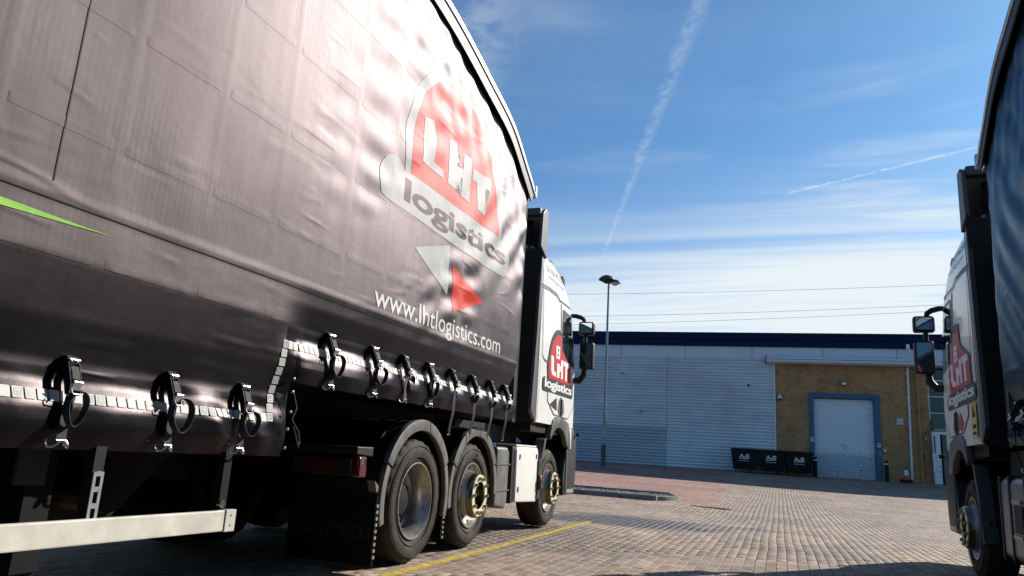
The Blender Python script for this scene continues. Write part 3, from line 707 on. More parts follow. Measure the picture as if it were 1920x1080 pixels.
# ------------------------------------------------------------------ things by the loading bay
def g1(x, y): return float(gz(x, y))
def on_wall(x, y):
    p = wl(x, y, 0); return (p[0], p[1], g1(p[0], p[1]))
def bin_make():
    t = empty('wheelie_bin', (0, 0, 0))
    b = MB(); lo, hi = (.56, .38), (.66, .50)
    vs = [(sx_ * lo[0], sy * lo[1], .16) for sx_, sy in ((-1, -1), (1, -1), (1, 1), (-1, 1))] + [(sx_ * hi[0], sy * hi[1], 1.12) for sx_, sy in ((-1, -1), (1, -1), (1, 1), (-1, 1))]
    b.add(vs, [(3, 2, 1, 0), (0, 1, 5, 4), (1, 2, 6, 5), (2, 3, 7, 6), (3, 0, 4, 7), (4, 5, 6, 7)])
    b.build('tub', M['navybin'], t, bevel=.05, bseg=3, smooth=True)
    MB().box((0, 0, 1.12), (1.38, 1.08, .06)).build('rim', M['navybin'], t, bevel=.02)
    MB().prism([(-.55, 1.14), (-.50, 1.19), (-.1, 1.23), (.45, 1.23), (.54, 1.16), (.54, 1.14)], -.67, .67, 'x').build('lid', M['navybin'], t, bevel=.02, smooth=True)
    for sx_ in (-1, 1):
        MB().cyl((sx_ * .69, -.2, 1.0), (sx_ * .74, -.2, 1.0), .03).build('trunnion', M['galv'], t)
        for sy in (-1, 1):
            wl_ = MB().cyl((sx_ * .44 - .02, sy * .27, .09), (sx_ * .44 + .02, sy * .27, .09), .085, 16).build('castor', M['dark'], t)
            MB().box((sx_ * .44, sy * .27, .15), (.07, .05, .10)).build('castor_fork', M['galv'], wl_)
    front = lambda u, v: np.stack([u, -.38 - (v - .16) / .96 * .12 - .004, v], -1)
    bm = fit2d(text2d('A', .02), -.26, .74, -.03, .93); wrap(bm, 'logo_letter', M['letter'], front, t)
    bm = fit2d(text2d('w', .02), -.06, .74, .06, .83); wrap(bm, 'logo_letter', M['letter'], front, t)
    bm = fit2d(text2d('S', .03), .05, .70, .24, .93); wrap(bm, 'logo_letter', M['letter'], front, t)
    wrap(poly2d([[(-.28, .685), (.10, .685), (.12, .715), (-.26, .715)]]), 'logo_underline', M['letter'], front, t)
    wrap(poly2d([[(a, .575), (a + b, .575), (a + b, .605), (a, .605)] for a, b in ((-.27, .13), (-.12, .05), (-.05, .10), (.07, .03), (.12, .10))]), 'bin_small_print', M['pgrey'], front, t)
    return t
bins = []
for i, (xx, yy, lab) in enumerate(((8.40, -.75, 'black four-wheeled waste bin, leftmost of three, in front of the cladding'),
                                   (9.72, -.80, 'black four-wheeled waste bin, middle of the three by the bay'),
                                   (11.02, -.85, 'black four-wheeled waste bin, right one beside the blue door frame'))):
    b = bin_make() if i == 0 else copy_tree(bins[0])
    b.location = on_wall(xx, yy); b.rotation_euler = (0, 0, WROT + R((1, -2, 2)[i])); bins.append(b)
    tag(b, lab, 'waste bin', 'waste bins by the loading bay')
for i, (xx, lab) in enumerate(((12.86, 'left of two slim striped posts in front of the roller shutter'), (13.92, 'right of two slim striped posts in front of the roller shutter'))):
    t = empty('striped_post', on_wall(xx, -.9), WROT); tag(t, lab, 'bollard', 'striped posts before the shutter')
    MB().cyl((0, 0, -.05), (0, 0, .74), .045, 14).build('tube', M['pvcw'], t, smooth=True)
    for k in range(5):
        z0 = .10 + k * .13; mb = MB(); seg = 14; vs = []
        for q in range(seg + 1):
            a = 2 * math.pi * q / seg; dz = .06 * math.cos(a)
            vs += [(.047 * math.cos(a), .047 * math.sin(a), z0 + dz - .03), (.047 * math.cos(a), .047 * math.sin(a), z0 + dz + .03)]
        mb.add(vs, [(2 * q, 2 * q + 2, 2 * q + 3, 2 * q + 1) for q in range(seg)]); mb.build('stripe', M['navybin'], t)
    MB().cyl((0, 0, -.04), (0, 0, .015), .08, 14).build('base', M['dark'], t)
for i, (xx, lab) in enumerate(((11.83, 'dark bollard with pale band at the left of the blue door frame'), (15.12, 'dark bollard with pale band at the right of the blue door frame'))):
    t = empty('bollard', on_wall(xx, -.55), WROT); tag(t, lab, 'bollard', 'dark bollards guarding the shutter')
    MB().lathe([(-.05, .095), (.97, .095), (1.02, .07), (1.03, 0.001)], 18, 'z').build('post', M['navybin'], t, smooth=True)
    MB().lathe([(.82, .098), (.88, .098)], 18, 'z').build('reflective_band', M['pvcw'], t, smooth=True)
t = empty('traffic_cone', on_wall(15.98, -.55), WROT); tag(t, 'traffic cone with white sleeve against the brick wall', 'traffic cone')
MB().box((0, 0, .08), (.50, .46, .16)).build('base', M['navybin'], t, bevel=.02)
MB().lathe([(.16, .16), (.36, .12)], 18, 'z').build('lower_body', M['cone_o'], t, smooth=True); MB().lathe([(.36, .12), (.62, .07)], 18, 'z').build('sleeve', M['pvcw'], t, smooth=True)
MB().lathe([(.62, .07), (.74, .035), (.75, .001)], 18, 'z').build('tip', M['hood'], t, smooth=True)

# lamp post on its little plinth
lx, ly = -8.62, 34.0; lz = g1(lx, ly)
t = empty('lamp_post', (lx, ly, lz), R(12)); tag(t, 'tall grey lamp post with twin mushroom hoods in front of the cladding', 'lamp post')
MB().lathe([(0, .115), (1.05, .115), (1.10, .085), (1.12, .08)], 20, 'z').build('base_sleeve', M['hood'], t, smooth=True)
MB().lathe([(1.10, .085), (2.6, .080), (2.62, .062), (8.85, .045)], 16, 'z').build('column', M['post'], t, smooth=True)
MB().box((0, -.078, 1.6), (.06, .01, .28)).build('access_door', M['galv'], t)
for (cx, cy, cz, sc) in ((-.10, 0, 8.92, 1.0), (.30, .05, 8.78, .72)):
    h = MB().lathe([(.24, .001), (.22, .10), (.16, .24), (.06, .36), (.0, .39), (-.03, .38)], 26, 'z', (0, 0, 0)).build('lamp_hood', M['hood'], t, smooth=True); h.location = (cx, cy, cz); h.scale = (sc,) * 3
    MB().lathe([(-.03, .37), (-.10, .22), (-.18, .10), (-.19, .001)], 26, 'z').build('lamp_lens', M['pvcw'] if sc < 1 else M['dark'], h, smooth=True)
MB().tube([(0, 0, 8.74), (.12, .02, 8.80), (.30, .05, 8.76)], .025).build('arm', M['post'], t)
pl = MB(); 
pl.prism([(.95 * math.cos(a), .42 * math.sin(a)) for a in [2 * math.pi * k / 28 for k in range(28)]], -.1, .10, 'z')
o = pl.build('lamp_plinth', M['kerb'], None, bevel=.02); o.location = (lx, ly, lz); tag(o, 'low dark oval kerbed plinth round the lamp post foot', 'plinth')

# planted island: kerb stones and pebbles
isl = empty('kerb_island', (-3.0, 18.3, g1(-3.0, 18.3))); tag(isl, 'long kerbed island of pebbles beyond the left tractor unit', 'kerb island')
KH = .09
def kz(x, y): return g1(x, y) - isl.location.z
kpath = [(-15.0 + .9 * k, 18.30) for k in range(13)]
kpath = [(x - .0, y) for x, y in kpath if x < -3.7]
for k, (x, y) in enumerate(kpath):
    MB().box((x + 3.0 + .45, 0, kz(x, y) + KH / 2 - .02 + .0), (.89, .14, KH + .08)).build('kerb_stone', M['kerb'], isl, bevel=.015)
cxx, cyy, rad = -3.62, 19.35, 1.05
for k in range(5):
    a0, a1 = R(-90 + 36 * k + .6), R(-90 + 36 * (k + 1) - .6); mb = MB(); pts = []
    for a in np.linspace(a0, a1, 5): pts.append((cxx + 3 + (rad + .07) * math.cos(a) * .62, cyy - 18.3 + (rad + .07) * math.sin(a)))
    for a in np.linspace(a1, a0, 5): pts.append((cxx + 3 + (rad - .07) * math.cos(a) * .55, cyy - 18.3 + (rad - .07) * math.sin(a)))
    zc_ = kz(cxx, cyy + rad * math.sin((a0 + a1) / 2)); mb.prism(pts, zc_ - .06, zc_ + KH, 'z').build('kerb_stone', M['kerb'], isl, bevel=.012)
for k, (x, y) in enumerate(kpath):
    MB().box((x + 3.0 + .45, 2.1, kz(x, y + 2.1) + KH / 2 - .02), (.89, .14, KH + .08)).build('kerb_stone', M['kerb'], isl, bevel=.015)
soil = MB(); ring_ = [(-12, .07), (-.72, .07)] + [(cxx + 3 + .52 * math.cos(R(a_)), cyy - 18.3 + .95 * math.sin(R(a_))) for a_ in range(-75, 76, 15)] + [(-.72, 2.03), (-12, 2.03)]
soil.add([(x_, y_, kz(x_ - 3, y_ + 18.3) + KH - .03) for x_, y_ in ring_], [tuple(range(len(ring_)))])
soil.build('island_soil', mat('soil', (.09, .075, .06), .95, var=.4, vscale=12), isl)
pb = MB(); ico = [(0, 0, 1), (.9, 0, 0), (0, .9, 0), (-.9, 0, 0), (0, -.9, 0)]
for k in range(3600):
    x, y = random.uniform(-11, .35), random.uniform(.09, 2.0)
    if x > -.6 and ((x - (cxx + 3)) / .55) ** 2 + ((y - (cyy - 18.3)) / .95) ** 2 > 1: continue
    r = random.uniform(.018, .036); z = kz(x - 3, y + 18.3) + KH - .045 + random.uniform(0, .015); a = random.uniform(0, 6.28)
    pb.add([(x + r * (px_ * math.cos(a) - py_ * math.sin(a) * .7), y + r * (px_ * math.sin(a) + py_ * math.cos(a) * .7), z + r * pz * .8) for px_, py_, pz in ico], [(0, 1, 2), (0, 2, 3), (0, 3, 4), (0, 4, 1)])
tag(pb.build('pebbles', mat('pale_pebbles', (.36, .345, .32), .85, var=.5, vscale=9), isl), kind='stuff')
t = empty('drain_grate', (-2.0, 17.6, g1(-2.0, 17.6)), R(-18)); tag(t, 'iron drain grate set in the paving by the island end', 'drain grate')
MB().box((0, 0, -.014), (.9, .26, .036)).build('frame', M['chassis'], t)
for k in range(9): MB().box((-.39 + k * .097, 0, .010), (.035, .22, .014)).build('grate_bar', M['steel_dk'], t)

# overhead lines far behind the roof
for (za, zb, yy, lab) in ((14.79, 14.87, 60, 'highest of three overhead wires crossing above the warehouse roof'), (12.83, 13.37, 60, 'middle of three overhead wires above the warehouse roof'), (12.25, 13.05, 60.6, 'lowest of three overhead wires just above the warehouse roof')):
    pts = []
    for k in range(41):
        x = -60 + 3 * k; z = za + (zb - za) * (x + 18) / 27.0 + .0006 * ((x + 4) ** 2 - 180); pts.append((x, yy, z))
    tag(MB().tube(pts, .014, 5).build('overhead_wire', M['wire']), lab, 'overhead wire', 'overhead wires')

# ------------------------------------------------------------------ curtain-sided double-deck trailer
# trailer frame: x across, y forward, origin on the ground at the middle of the front wall
G = .02
HWT = 1.275
ROOF = [(.14, 3.93), (.06, 3.99), (-.15, 4.13), (-.63, 4.42), (-1.26, 4.60), (-2.29, 4.83), (-3.6, 4.95), (-5.2, 4.98), (-8.0, 4.90), (-11.0, 4.65), (-13.65, 4.25)]
_rp = spline(ROOF, 14); _ry = np.array([p[0] for p in _rp])[::-1]; _rz = np.array([p[1] for p in _rp])[::-1]
def roof_z(y): return np.interp(y, _ry, _rz)
STEP = -3.74
STRAPS = [(-5.20, 0), (-4.65, 0), (-4.13, 0), (-3.41, 1), (-2.87, 1), (-2.42, 1), (-1.99, 1), (-1.57, 2), (-1.11, 2), (-.69, 2), (-.30, 2)]
WEBS = np.array([-9.6, -9.05, -8.5, -7.95, -7.4, -6.85, -6.3, -5.75] + [s[0] for s in STRAPS])
POCK = [1.64, 2.18, 2.74, 3.30, 3.86, 4.40]
def fourier(seed, n, kmin, kmax, aniso=(1, 1)):
    r = np.random.default_rng(seed); k = r.uniform(kmin, kmax, n); a = r.uniform(0, 2 * np.pi, n); ph = r.uniform(0, 2 * np.pi, n)
    return (k * np.cos(a) * aniso[0], k * np.sin(a) * aniso[1], ph)
def fsum(fr_, y, z):
    out = 0
    for a, b, p in zip(*fr_): out = out + np.sin(a * y + b * z + p)
    return out / math.sqrt(len(fr_[0]) / 2)
def make_disp(seed, amp=1.0):
    nA = fourier(seed, 9, .8, 3.0); nB = fourier(seed + 1, 10, 2.0, 7.0, (1, 1)); nC = fourier(seed + 2, 12, 6, 15); nM = fourier(seed + 3, 6, .8, 2.6); nM2 = fourier(seed + 4, 7, 1.4, 4.0)
    def disp(y, z):
        y = np.asarray(y, float); z = np.asarray(z, float)
        front = y > STEP
        # hem: drawn in under the buckles, flaring at the reflective strip, tucked under at the bottom
        pf = np.interp(z, [1.20, 1.28, 1.36, 1.44, 1.55, 1.62, 1.76, 1.88], [-.060, -.030, -.004, -.020, -.058, -.054, -.014, 0])
        pr = np.interp(z, [.80, .86, .94, 1.02, 1.12, 1.20, 1.38, 1.62], [-.105, -.068, -.026, -.036, -.072, -.076, -.034, 0])
        k = smoothstep(y, STEP - .25, STEP + .12); d = pr * (1 - k) + pf * k
        # belly between the buckles
        dist = np.min(np.abs(y[..., None] - WEBS), -1)
        hemz = np.where(front, 1.42, .98); near = np.exp(-((z - hemz) / .16) ** 2)
        d = d + near * .014 * smoothstep(dist, .0, .24) * (1 + .5 * fsum(nB, y, z * .6))
        # reinforcing webs and batten pockets pressed through the sheet
        d = d + .0008 * (1 - smoothstep(dist, .022, .034)) * smoothstep(z, 1.95, 2.05)
        for zp in POCK:
            m = smoothstep(z, zp - .034, zp - .022) * (1 - smoothstep(z, zp + .016, zp + .032)) * smoothstep(dist, .030, .046)
            d = d + .0004 * m
        d = d + .0025 * smoothstep(z, 1.838, 1.852) * (1 - smoothstep(z, 1.885, 1.90))
        # broad slackness
        up = smoothstep(z, 1.5, 2.1)
        d = d + amp * (.0090 * fsum(nA, y, z) + .0020 * fsum(nB, y, z)) * (.25 + .75 * up)
        # puckers hung between the webs: short, leaning, strongest towards the front corner
        f1 = smoothstep(y, -4.6, -2.4); f2 = smoothstep(y, -2.4, -.4)
        wob = .55 * fsum(nB, y * .6, z * .6) + .4 * fsum(nM, y, z)
        cell = np.clip(np.sin(np.clip(dist / .24, 0, 1) * np.pi / 2), 0, 1)
        msk = smoothstep(fsum(nM2, y, z), -.3, .9)
        d = d + amp * .0075 * f1 * cell * msk * np.sin(2 * np.pi * (z * 3.3 - y * .9) + 2.6 * wob) * up
        # diagonal drag folds into the lower front corner and down from the roof rail
        m3 = smoothstep(fsum(nM, y * 1.1, z), -.7, .7)
        d = d + amp * .0115 * f2 * m3 * np.sin(2 * np.pi * (z * 2.1 - y * 1.75) + 1.7 * wob) * (1 - .55 * smoothstep(z, 3.0, 3.6))
        rz = roof_z(y) - .25
        tr = smoothstep(z, rz - 1.1, rz - .05)
        d = d + amp * .0048 * tr * smoothstep(y, -3.4, -1.2) * np.sin(2 * np.pi * (y * 3.4 + z * 1.5) + 1.5 * wob)
        d = d + amp * .0030 * f2 * fsum(nC, y, z) * msk
        d = d + .0016 * smoothstep(fsum(nM2, y + 3, z), .1, 1.2) * fsum(nC, y, z * .7)
        # creases pulled by the straps in the rear hem
        d = d + (1 - k) * smoothstep(y, -4.9, -3.9) * np.exp(-((z - .98) / .15) ** 2) * (.012 * np.sin(2 * np.pi * (y * 3.3 + z * 2.6) + wob) + .006 * fsum(nC, y, z))
        d = d - .022 * np.exp(-((y + .0) / .06) ** 2) * smoothstep(z, 1.3, 1.5)
        return d
    return disp
def wheel_parts(parent, x, y, z, side, kind, RT):
    """wheel > tyre, rim, hub, nuts; outer face towards side*x"""
    s = side
    wheel = link('wheel', None, parent) if False else None
    return None
def tyre_mesh(rt, wdt=.30):
    mb = MB(); SEG = 120
    prof = [(-.045, .297), (-.018, .312), (-.002, .345), (.006, .385), (.004, .425), (-.010, rt - .028), (-.028, rt - .006), (-.045, rt), (-.075, rt), (-.080, rt - .012), (-.088, rt - .012), (-.093, rt), (-.145, rt), (-.150, rt - .012), (-.158, rt - .012), (-.163, rt),
            (-.215, rt), (-.220, rt - .012), (-.228, rt - .012), (-.233, rt), (-.262, rt), (-.278, rt - .006), (-.296, rt - .028), (-.310, .425), (-.312, .385), (-.300, .335), (-.270, .297)]
    lug = {5: .005, 6: .009, 7: .009, 8: .009, 12: .008, 11: .008, 15: .008, 16: .008, 19: .009, 20: .009, 21: .009}
    def mod(k, j): return -lug.get(j, 0) if k % 5 < 2 else 0
    mb.lathe(prof, SEG, 'x', mod=mod)
    # raised rings on the sidewall
    for r in (.352, .438): mb.lathe([(.004, r - .004), (.009, r - .002), (.009, r + .002), (.004, r + .004)], 64, 'x')
    return mb.mesh('tyre', M['tyre'], smooth=28)
TYRE = tyre_mesh(.49)
def tyre_text():
    bm = fit2d(text2d('315/70R22.5', .02), 0, 0, 1, 1); cut(bm, .02)
    me = bpy.data.meshes.new('tyre_lettering')
    for v in bm.verts:
        a = math.pi / 2 + .45 - v.co.x * .9; r = .385 + v.co.y * .034
        v.co = (.0085, r * math.cos(a), r * math.sin(a))
    bm.to_mesh(me); bm.free(); me.materials.append(M['seam']); return me
TYTXT = tyre_text()
def rim_dish():
    mb = MB(); mb.lathe([(-.045, .297), (-.010, .308), (.000, .306), (.001, .298), (-.020, .285), (-.050, .276), (-.070, .262), (-.120, .258), (-.165, .250), (-.185, .225), (-.190, .175), (-.180, .150), (-.178, .142), (-.240, .140)], 72, 'x')
    return mb.mesh('rim', M['rim'], smooth=40)
def rim_alloy():
    mb = MB(); mb.lathe([(-.045, .297), (-.010, .308), (.000, .306), (.001, .298), (-.020, .285), (-.050, .276), (-.060, .262), (-.055, .245), (.010, .222), (.030, .216)], 72, 'x')
    return mb.mesh('rim', M['rim'], smooth=40)
def hub_barrel():
    return MB().lathe([(.028, .217), (.040, .214), (.075, .208), (.084, .200)], 60, 'x').lathe([(.084, .128), (.020, .122), (.000, .10), (-.01, .001)], 60, 'x').mesh('hub', M['hubside'], smooth=35)
def hub_face():
    return MB().lathe([(.084, .200), (.091, .196), (.091, .133), (.084, .128)], 60, 'x').mesh('hub_ring', M['brass'], smooth=35)
def hole_mesh(): return MB().lathe([(0, .026), (.001, .0005)], 14, 'x').mesh('hand_hole', M['seam'])
def nut_mesh(): return MB().lathe([(0, .0185), (.022, .0175), (.030, .012), (.031, .0005)], 6, 'x').mesh('wheel_nut', M['nut'])
def dnut_mesh(): return MB().lathe([(0, .017), (.022, .016), (.030, .010), (.031, .0005)], 6, 'x').mesh('wheel_nut', M['dark'])
HUBF = hub_face()
RIM_D, RIM_A, HUB, HOLE, NUT, DNUT = rim_dish(), rim_alloy(), hub_barrel(), hole_mesh(), nut_mesh(), dnut_mesh()
DHUB = MB().lathe([(-.20, .142), (-.15, .132), (-.125, .118), (-.12, .08), (-.115, .001)], 36, 'x').mesh('hub', M['chassis'], smooth=35)
def wheel(parent, x, y, z, side, kind, detail=True):
    o = link('wheel', TYRE, parent, (x, y, z), (random.uniform(0, 6), 0, 0 if side > 0 else math.pi))
    if kind == 'inner': return o
    if detail:
        for a_ in (0, math.pi): link('tyre_lettering', TYTXT, o, None, (a_, 0, 0))
    if kind == 'dish':
        r = link('rim', RIM_D, o)
        if detail:
            for k in range(10):
                a = 2 * math.pi * k / 10; link('hand_hole', HOLE, o, (-.183, .212 * math.cos(a), .212 * math.sin(a)))
                a += .31; link('wheel_nut', DNUT, o, (-.184, .166 * math.cos(a), .166 * math.sin(a)))
        link('hub', DHUB, o)
    else:
        link('rim', RIM_A, o); link('hub', HUB, o); link('hub_ring', HUBF, o)
        if detail:
            for k in range(10):
                a = 2 * math.pi * k / 10; link('wheel_nut', NUT, o, (.089, .165 * math.cos(a), .165 * math.sin(a)))
                a += .31; link('hand_hole', HOLE, o, (-.018, .238 * math.cos(a), .238 * math.sin(a)), (0, 0, .45 * 0))
    return o

# ratchet strap, local: x out from the sheet, z down from the anchor
def strap_meshes():
    d = {}
    mb = MB()
    tl = Matrix.Rotation(R(24), 3, 'Y')
    for s in (-1, 1):
        mb.prism([(.0, .012), (.030, .006), (.075, -.095), (.080, -.150), (.055, -.150), (.030, -.085), (.0, -.03)], s * .026 - .002, s * .026 + .002, 'y')
    mb.cyl((.026, -.03, -.006), (.026, .03, -.006), .012, 10); mb.cyl((.055, -.028, -.09), (.055, .028, -.09), .010, 10); mb.cyl((.010, -.028, -.02), (.010, .028, -.02), .008, 8)
    mb.box((.012, 0, .004), (.02, .056, .022))
    d['buckle'] = mb.mesh('buckle', M['black'], bevel=.0015, bseg=1)
    d['bracket'] = MB().box((.036, 0, -.012), (.006, .050, .030), rot=tl).cyl((.037, -.013, -.012), (.045, -.013, -.012), .006, 8).cyl((.037, .013, -.012), (.045, .013, -.012), .006, 8).mesh('buckle_bracket', M['chrome'], bevel=.002, bseg=1)
    d['cover'] = MB().ribbon([(.046, 0, -.030), (.060, 0, -.055), (.072, 0, -.085)], (0, 1, 0), .036, .004).mesh('webbing_cover', M['webbing'])
    d['plate'] = MB().box((.083, 0, -.112), (.005, .046, .042), rot=tl).mesh('release_plate', M['plate'], bevel=.003, bseg=1)
    d['bail'] = MB().tube([(.086, -.026, -.125), (.094, -.026, -.140), (.096, -.020, -.146), (.096, .020, -.146), (.094, .026, -.140), (.086, .026, -.125)], .0035, 6).mesh('wire_bail', M['chrome'])
    return d
SM = strap_meshes()
def loop_mesh(cy, ry, rz, xo):
    pts = []
    for k in range(25):
        a = R(100) + 2 * math.pi * k / 24 * .96; pts.append((xo + .012 * math.sin(a * 2), cy + ry * math.cos(a), rz * math.sin(a)))
    return MB().ribbon(pts, (1, .45, 0), .034, .0025).mesh('strap_loop', M['webbing'], smooth=60)
LOOPS = [loop_mesh(.050, .046, .070, .070), loop_mesh(.062, .058, .066, .060), loop_mesh(.035, .034, .066, .050), loop_mesh(.035, .024, .030, .05)]
def tail_mesh(L):
    n = 8; pts = [(.056, .004 * math.sin(k * .9), -.085 - (L - .085) * k / n) for k in range(n + 1)]
    return MB().ribbon(pts, (0, 1, 0), .045, .0025).mesh('ratchet_strap', M['webbing'], smooth=60)
def tail_thin(L):
    n = 8; pts = [(.056 - .03 * max(0, k - 5) / 3, .006 * math.sin(k * .8), -.085 - (L - .085) * k / n) for k in range(n + 1)]
    return MB().ribbon(pts, (.35, 1, 0), .030, .0025).mesh('ratchet_strap', M['webbing'], smooth=60)
TAILS = [tail_mesh(.345), tail_mesh(.335), tail_thin(.53)]
def hook_mesh():
    mb = MB()
    for s in (-1, 1):
        mb.tube([(.018, s * .008, .01), (.020, s * .014, -.006), (.016, s * .030, -.018), (.006, s * .046, -.020), (-.006, s * .052, -.008), (-.010, s * .046, .006)], .0055, 7)
    mb.tube([(.018, -.024, .008), (.018, .024, .008)], .005, 7)
    return mb.mesh('strap_hook', M['chrome'], smooth=60)
HOOK = hook_mesh()
HOOK_S = MB().tube([(.018, 0, .01), (.022, .0, -.012), (.020, .012, -.026), (.010, .016, -.030), (.0, .010, -.022)], .006, 7).mesh('strap_hook', M['chrome'], smooth=60)

def tile_meshes():
    out = []
    def base(letter, mats):
        mb = MB(); w2, h2, c = .0235, .0245, .004
        mb.prism([(-w2 + c, -h2), (w2 - c, -h2), (w2, -h2 + c), (w2, h2 - c), (w2 - c, h2), (-w2 + c, h2), (-w2, h2 - c), (-w2, -h2 + c)], 0, .0016, 'x')
        me = mb.mesh('reflective_tile', mats)
        bm = bmesh.new(); bm.from_mesh(me)
        if letter:
            for (a, b, mi, xo) in ((.017, .018, 1, .0021),):
                f = bm.faces.new([bm.verts.new((xo, u, v)) for u, v in ((-a, -b), (a, -b), (a, b), (-a, b))]); f.material_index = mi
            tb = fit2d(text2d(letter, .03), -.010, -.012, .010, .012)
            mp_ = {v: bm.verts.new((.0026, v.co.x, v.co.y)) for v in tb.verts}
            for f in tb.faces:
                try: nf = bm.faces.new([mp_[v] for v in f.verts]); nf.material_index = 0
                except ValueError: pass
            tb.free()
        else:
            for k in range(5):
                z0 = -.018 + k * .009
                f = bm.faces.new([bm.verts.new((.0020, u, v)) for u, v in ((-.017, z0), (.017, z0 + .004), (.017, z0 + .006), (-.017, z0 + .002))]); f.material_index = 1
        bm.to_mesh(me); bm.free(); return me
    for l in ('T', 'R', 'L', None): out.append(base(l, [M['tape'], M['tapel'] if l else M['pgrey']]))
    return out
TILES = tile_meshes()

def build_trailer(loc, rz, side, seed, cmat, label, detail_from=-6.4, logo=True):
    tr = empty('curtain_trailer', loc, rz); tag(tr, label, 'trailer', 'curtain-sided trailers parked in the yard')
    disp = make_disp(seed, 1.0 if side > 0 else 1.0)
    def surf(y, z, off=0.0):
        return np.stack([side * (HWT + disp(y, z) + off), np.asarray(y, float), np.asarray(z, float)], -1)
    # sheet
    ys = np.concatenate([np.arange(-13.6, detail_from - 1e-6, .10), np.round(np.arange(detail_from, 0 + 1e-6, G), 4)]); zs = np.round(np.arange(.84, 4.96 + 1e-6, G), 4)
    Y, Zz = np.meshgrid(ys, zs, indexing='ij'); V = surf(Y, Zz)
    yc, zc2 = (ys[:-1] + ys[1:]) / 2, (zs[:-1] + zs[1:]) / 2
    YC, ZC = np.meshgrid(yc, zc2, indexing='ij')
    keepc = (ZC < roof_z(YC) - .06) & ((YC < STEP) | (ZC > 1.28)) 
    ii, jj = np.where(keepc); nzs = len(zs); id0 = ii * nzs + jj
    quads = np.stack([id0, id0 + nzs, id0 + nzs + 1, id0 + 1], -1)
    if side < 0: quads = quads[:, ::-1]
    used = np.unique(quads); remap = np.zeros(V.shape[0] * V.shape[1], int); remap[used] = np.arange(len(used))
    me = bpy.data.meshes.new('curtain'); me.from_pydata(V.reshape(-1, 3)[used].tolist(), [], remap[quads].tolist()); me.materials.append(cmat)
    me.polygons.foreach_set('use_smooth', [True] * len(me.polygons)); me.update()
    cur = link('curtain', me, tr)
    # far sheet, plain
    MB().add([(-side * HWT, -13.6, .86), (-side * HWT, STEP, .86), (-side * HWT, STEP, 1.28), (-side * HWT, 0, 1.28), (-side * HWT, 0, 3.95), (-side * HWT, -.63, 4.3), (-side * HWT, -1.26, 4.5), (-side * HWT, -2.29, 4.73), (-side * HWT, -5.2, 4.88), (-side * HWT, -8, 4.8), (-side * HWT, -11, 4.55), (-side * HWT, -13.6, 4.18)], [tuple(range(12))]).build('curtain', cmat, tr)
    # structure
    MB().box((0, -.045, 2.66), (2.50, .09, 2.72)).build('front_wall', M['dark'], tr, bevel=.01)
    for s in (-1, 1): MB().box((s * 1.235, -.03, 2.6), (.05, .10, 2.65)).build('corner_post', M['black'], tr)
    MB().box((0, -1.9, 1.36), (2.44, 3.66, .12)).build('upper_floor', M['chassis'], tr); MB().box((0, -8.7, .97), (2.42, 9.75, .16)).build('lower_floor', M['chassis'], tr)
    MB().box((0, -3.78, 1.12), (2.42, .10, .45)).build('step_wall', M['chassis'], tr)
    for s in (-1, 1):
        MB().prism([(-.1, 1.30), (-3.6, 1.30), (-3.9, .90), (-13.2, .90), (-13.2, .46), (-4.3, .46), (-3.75, .98), (-2.4, 1.16), (-.1, 1.22)], s * .48 - .09, s * .48 + .09, 'x').build('chassis_beam', M['chassis'], tr)
    MB().box((0, -13.6, 2.5), (2.5, .06, 3.3)).build('rear_doors', M['dark'], tr)
    mb = MB(); st = [(y, float(roof_z(y)) - .02) for y in np.linspace(.02, -13.6, 44)]; n = len(st)
    mb.add([(-1.24, y, z) for y, z in st] + [(1.24, y, z) for y, z in st], [(i, i + 1, n + i + 1, n + i) for i in range(n - 1)]); mb.build('roof', M['alu'], tr, smooth=True)
    # roof rails: black valance, bright capping with two ridges
    path = [(y, z) for y, z in _rp if y > -13.6]
    def sweep(name, prof, m, s, part):
        mb = MB(); n = len(prof); vs = []
        for i, (y, z) in enumerate(path):
            a, b = path[max(i - 1, 0)], path[min(i + 1, len(path) - 1)]; L = math.hypot(b[0] - a[0], b[1] - a[1]); ty, tz = (b[0] - a[0]) / L, (b[1] - a[1]) / L
            ny_, nz_ = tz, -ty
            if nz_ < 0: ny_, nz_ = -ny_, -nz_
            for (x, h) in prof: vs.append((s * x, y + ny_ * h, z + nz_ * h))
        fs = [(i * n + j, i * n + (j + 1) % n, (i + 1) * n + (j + 1) % n, (i + 1) * n + j) for i in range(len(path) - 1) for j in range(n)]
        fs += [tuple(range(n)), tuple(range((len(path) - 1) * n, len(path) * n))[::-1]]
        mb.add(vs, fs); return mb.build(name, m, part, smooth=30)
    for s in (-1, 1):
        rl = sweep('roof_rail', [(1.22, -.09), (1.296, -.10), (1.300, -.085), (1.300, -.030), (1.295, -.012), (1.28, .0), (1.22, .005)], M['railgrey'], s, tr)
        sweep('rail_capping', [(1.294, -.100), (1.312, -.100), (1.320, -.090), (1.318, -.074), (1.303, -.070)], M['alu'], s, rl)
        sweep('rail_capping', [(1.290, -.036), (1.308, -.034), (1.308, -.022), (1.296, -.016)], M['alu'], s, rl)
        sweep('valance', [(1.27, -.095), (1.305, -.102), (1.312, -.235), (1.300, -.24), (1.265, -.14)], M['black'], s, rl)
        MB().box((s * 1.27, .13, 3.90), (.10, .05, .14)).build('rail_end_cap', M['pvcw'], rl, bevel=.01)
    # front edge pole sleeve of the curtain
    MB().tube([(side * (HWT - .028), .004, z) for z in (1.27, 2.4, 3.90)], .020, 8).build('curtain_pole', M['black'], tr, smooth=True)
    wsort = sorted(WEBS)
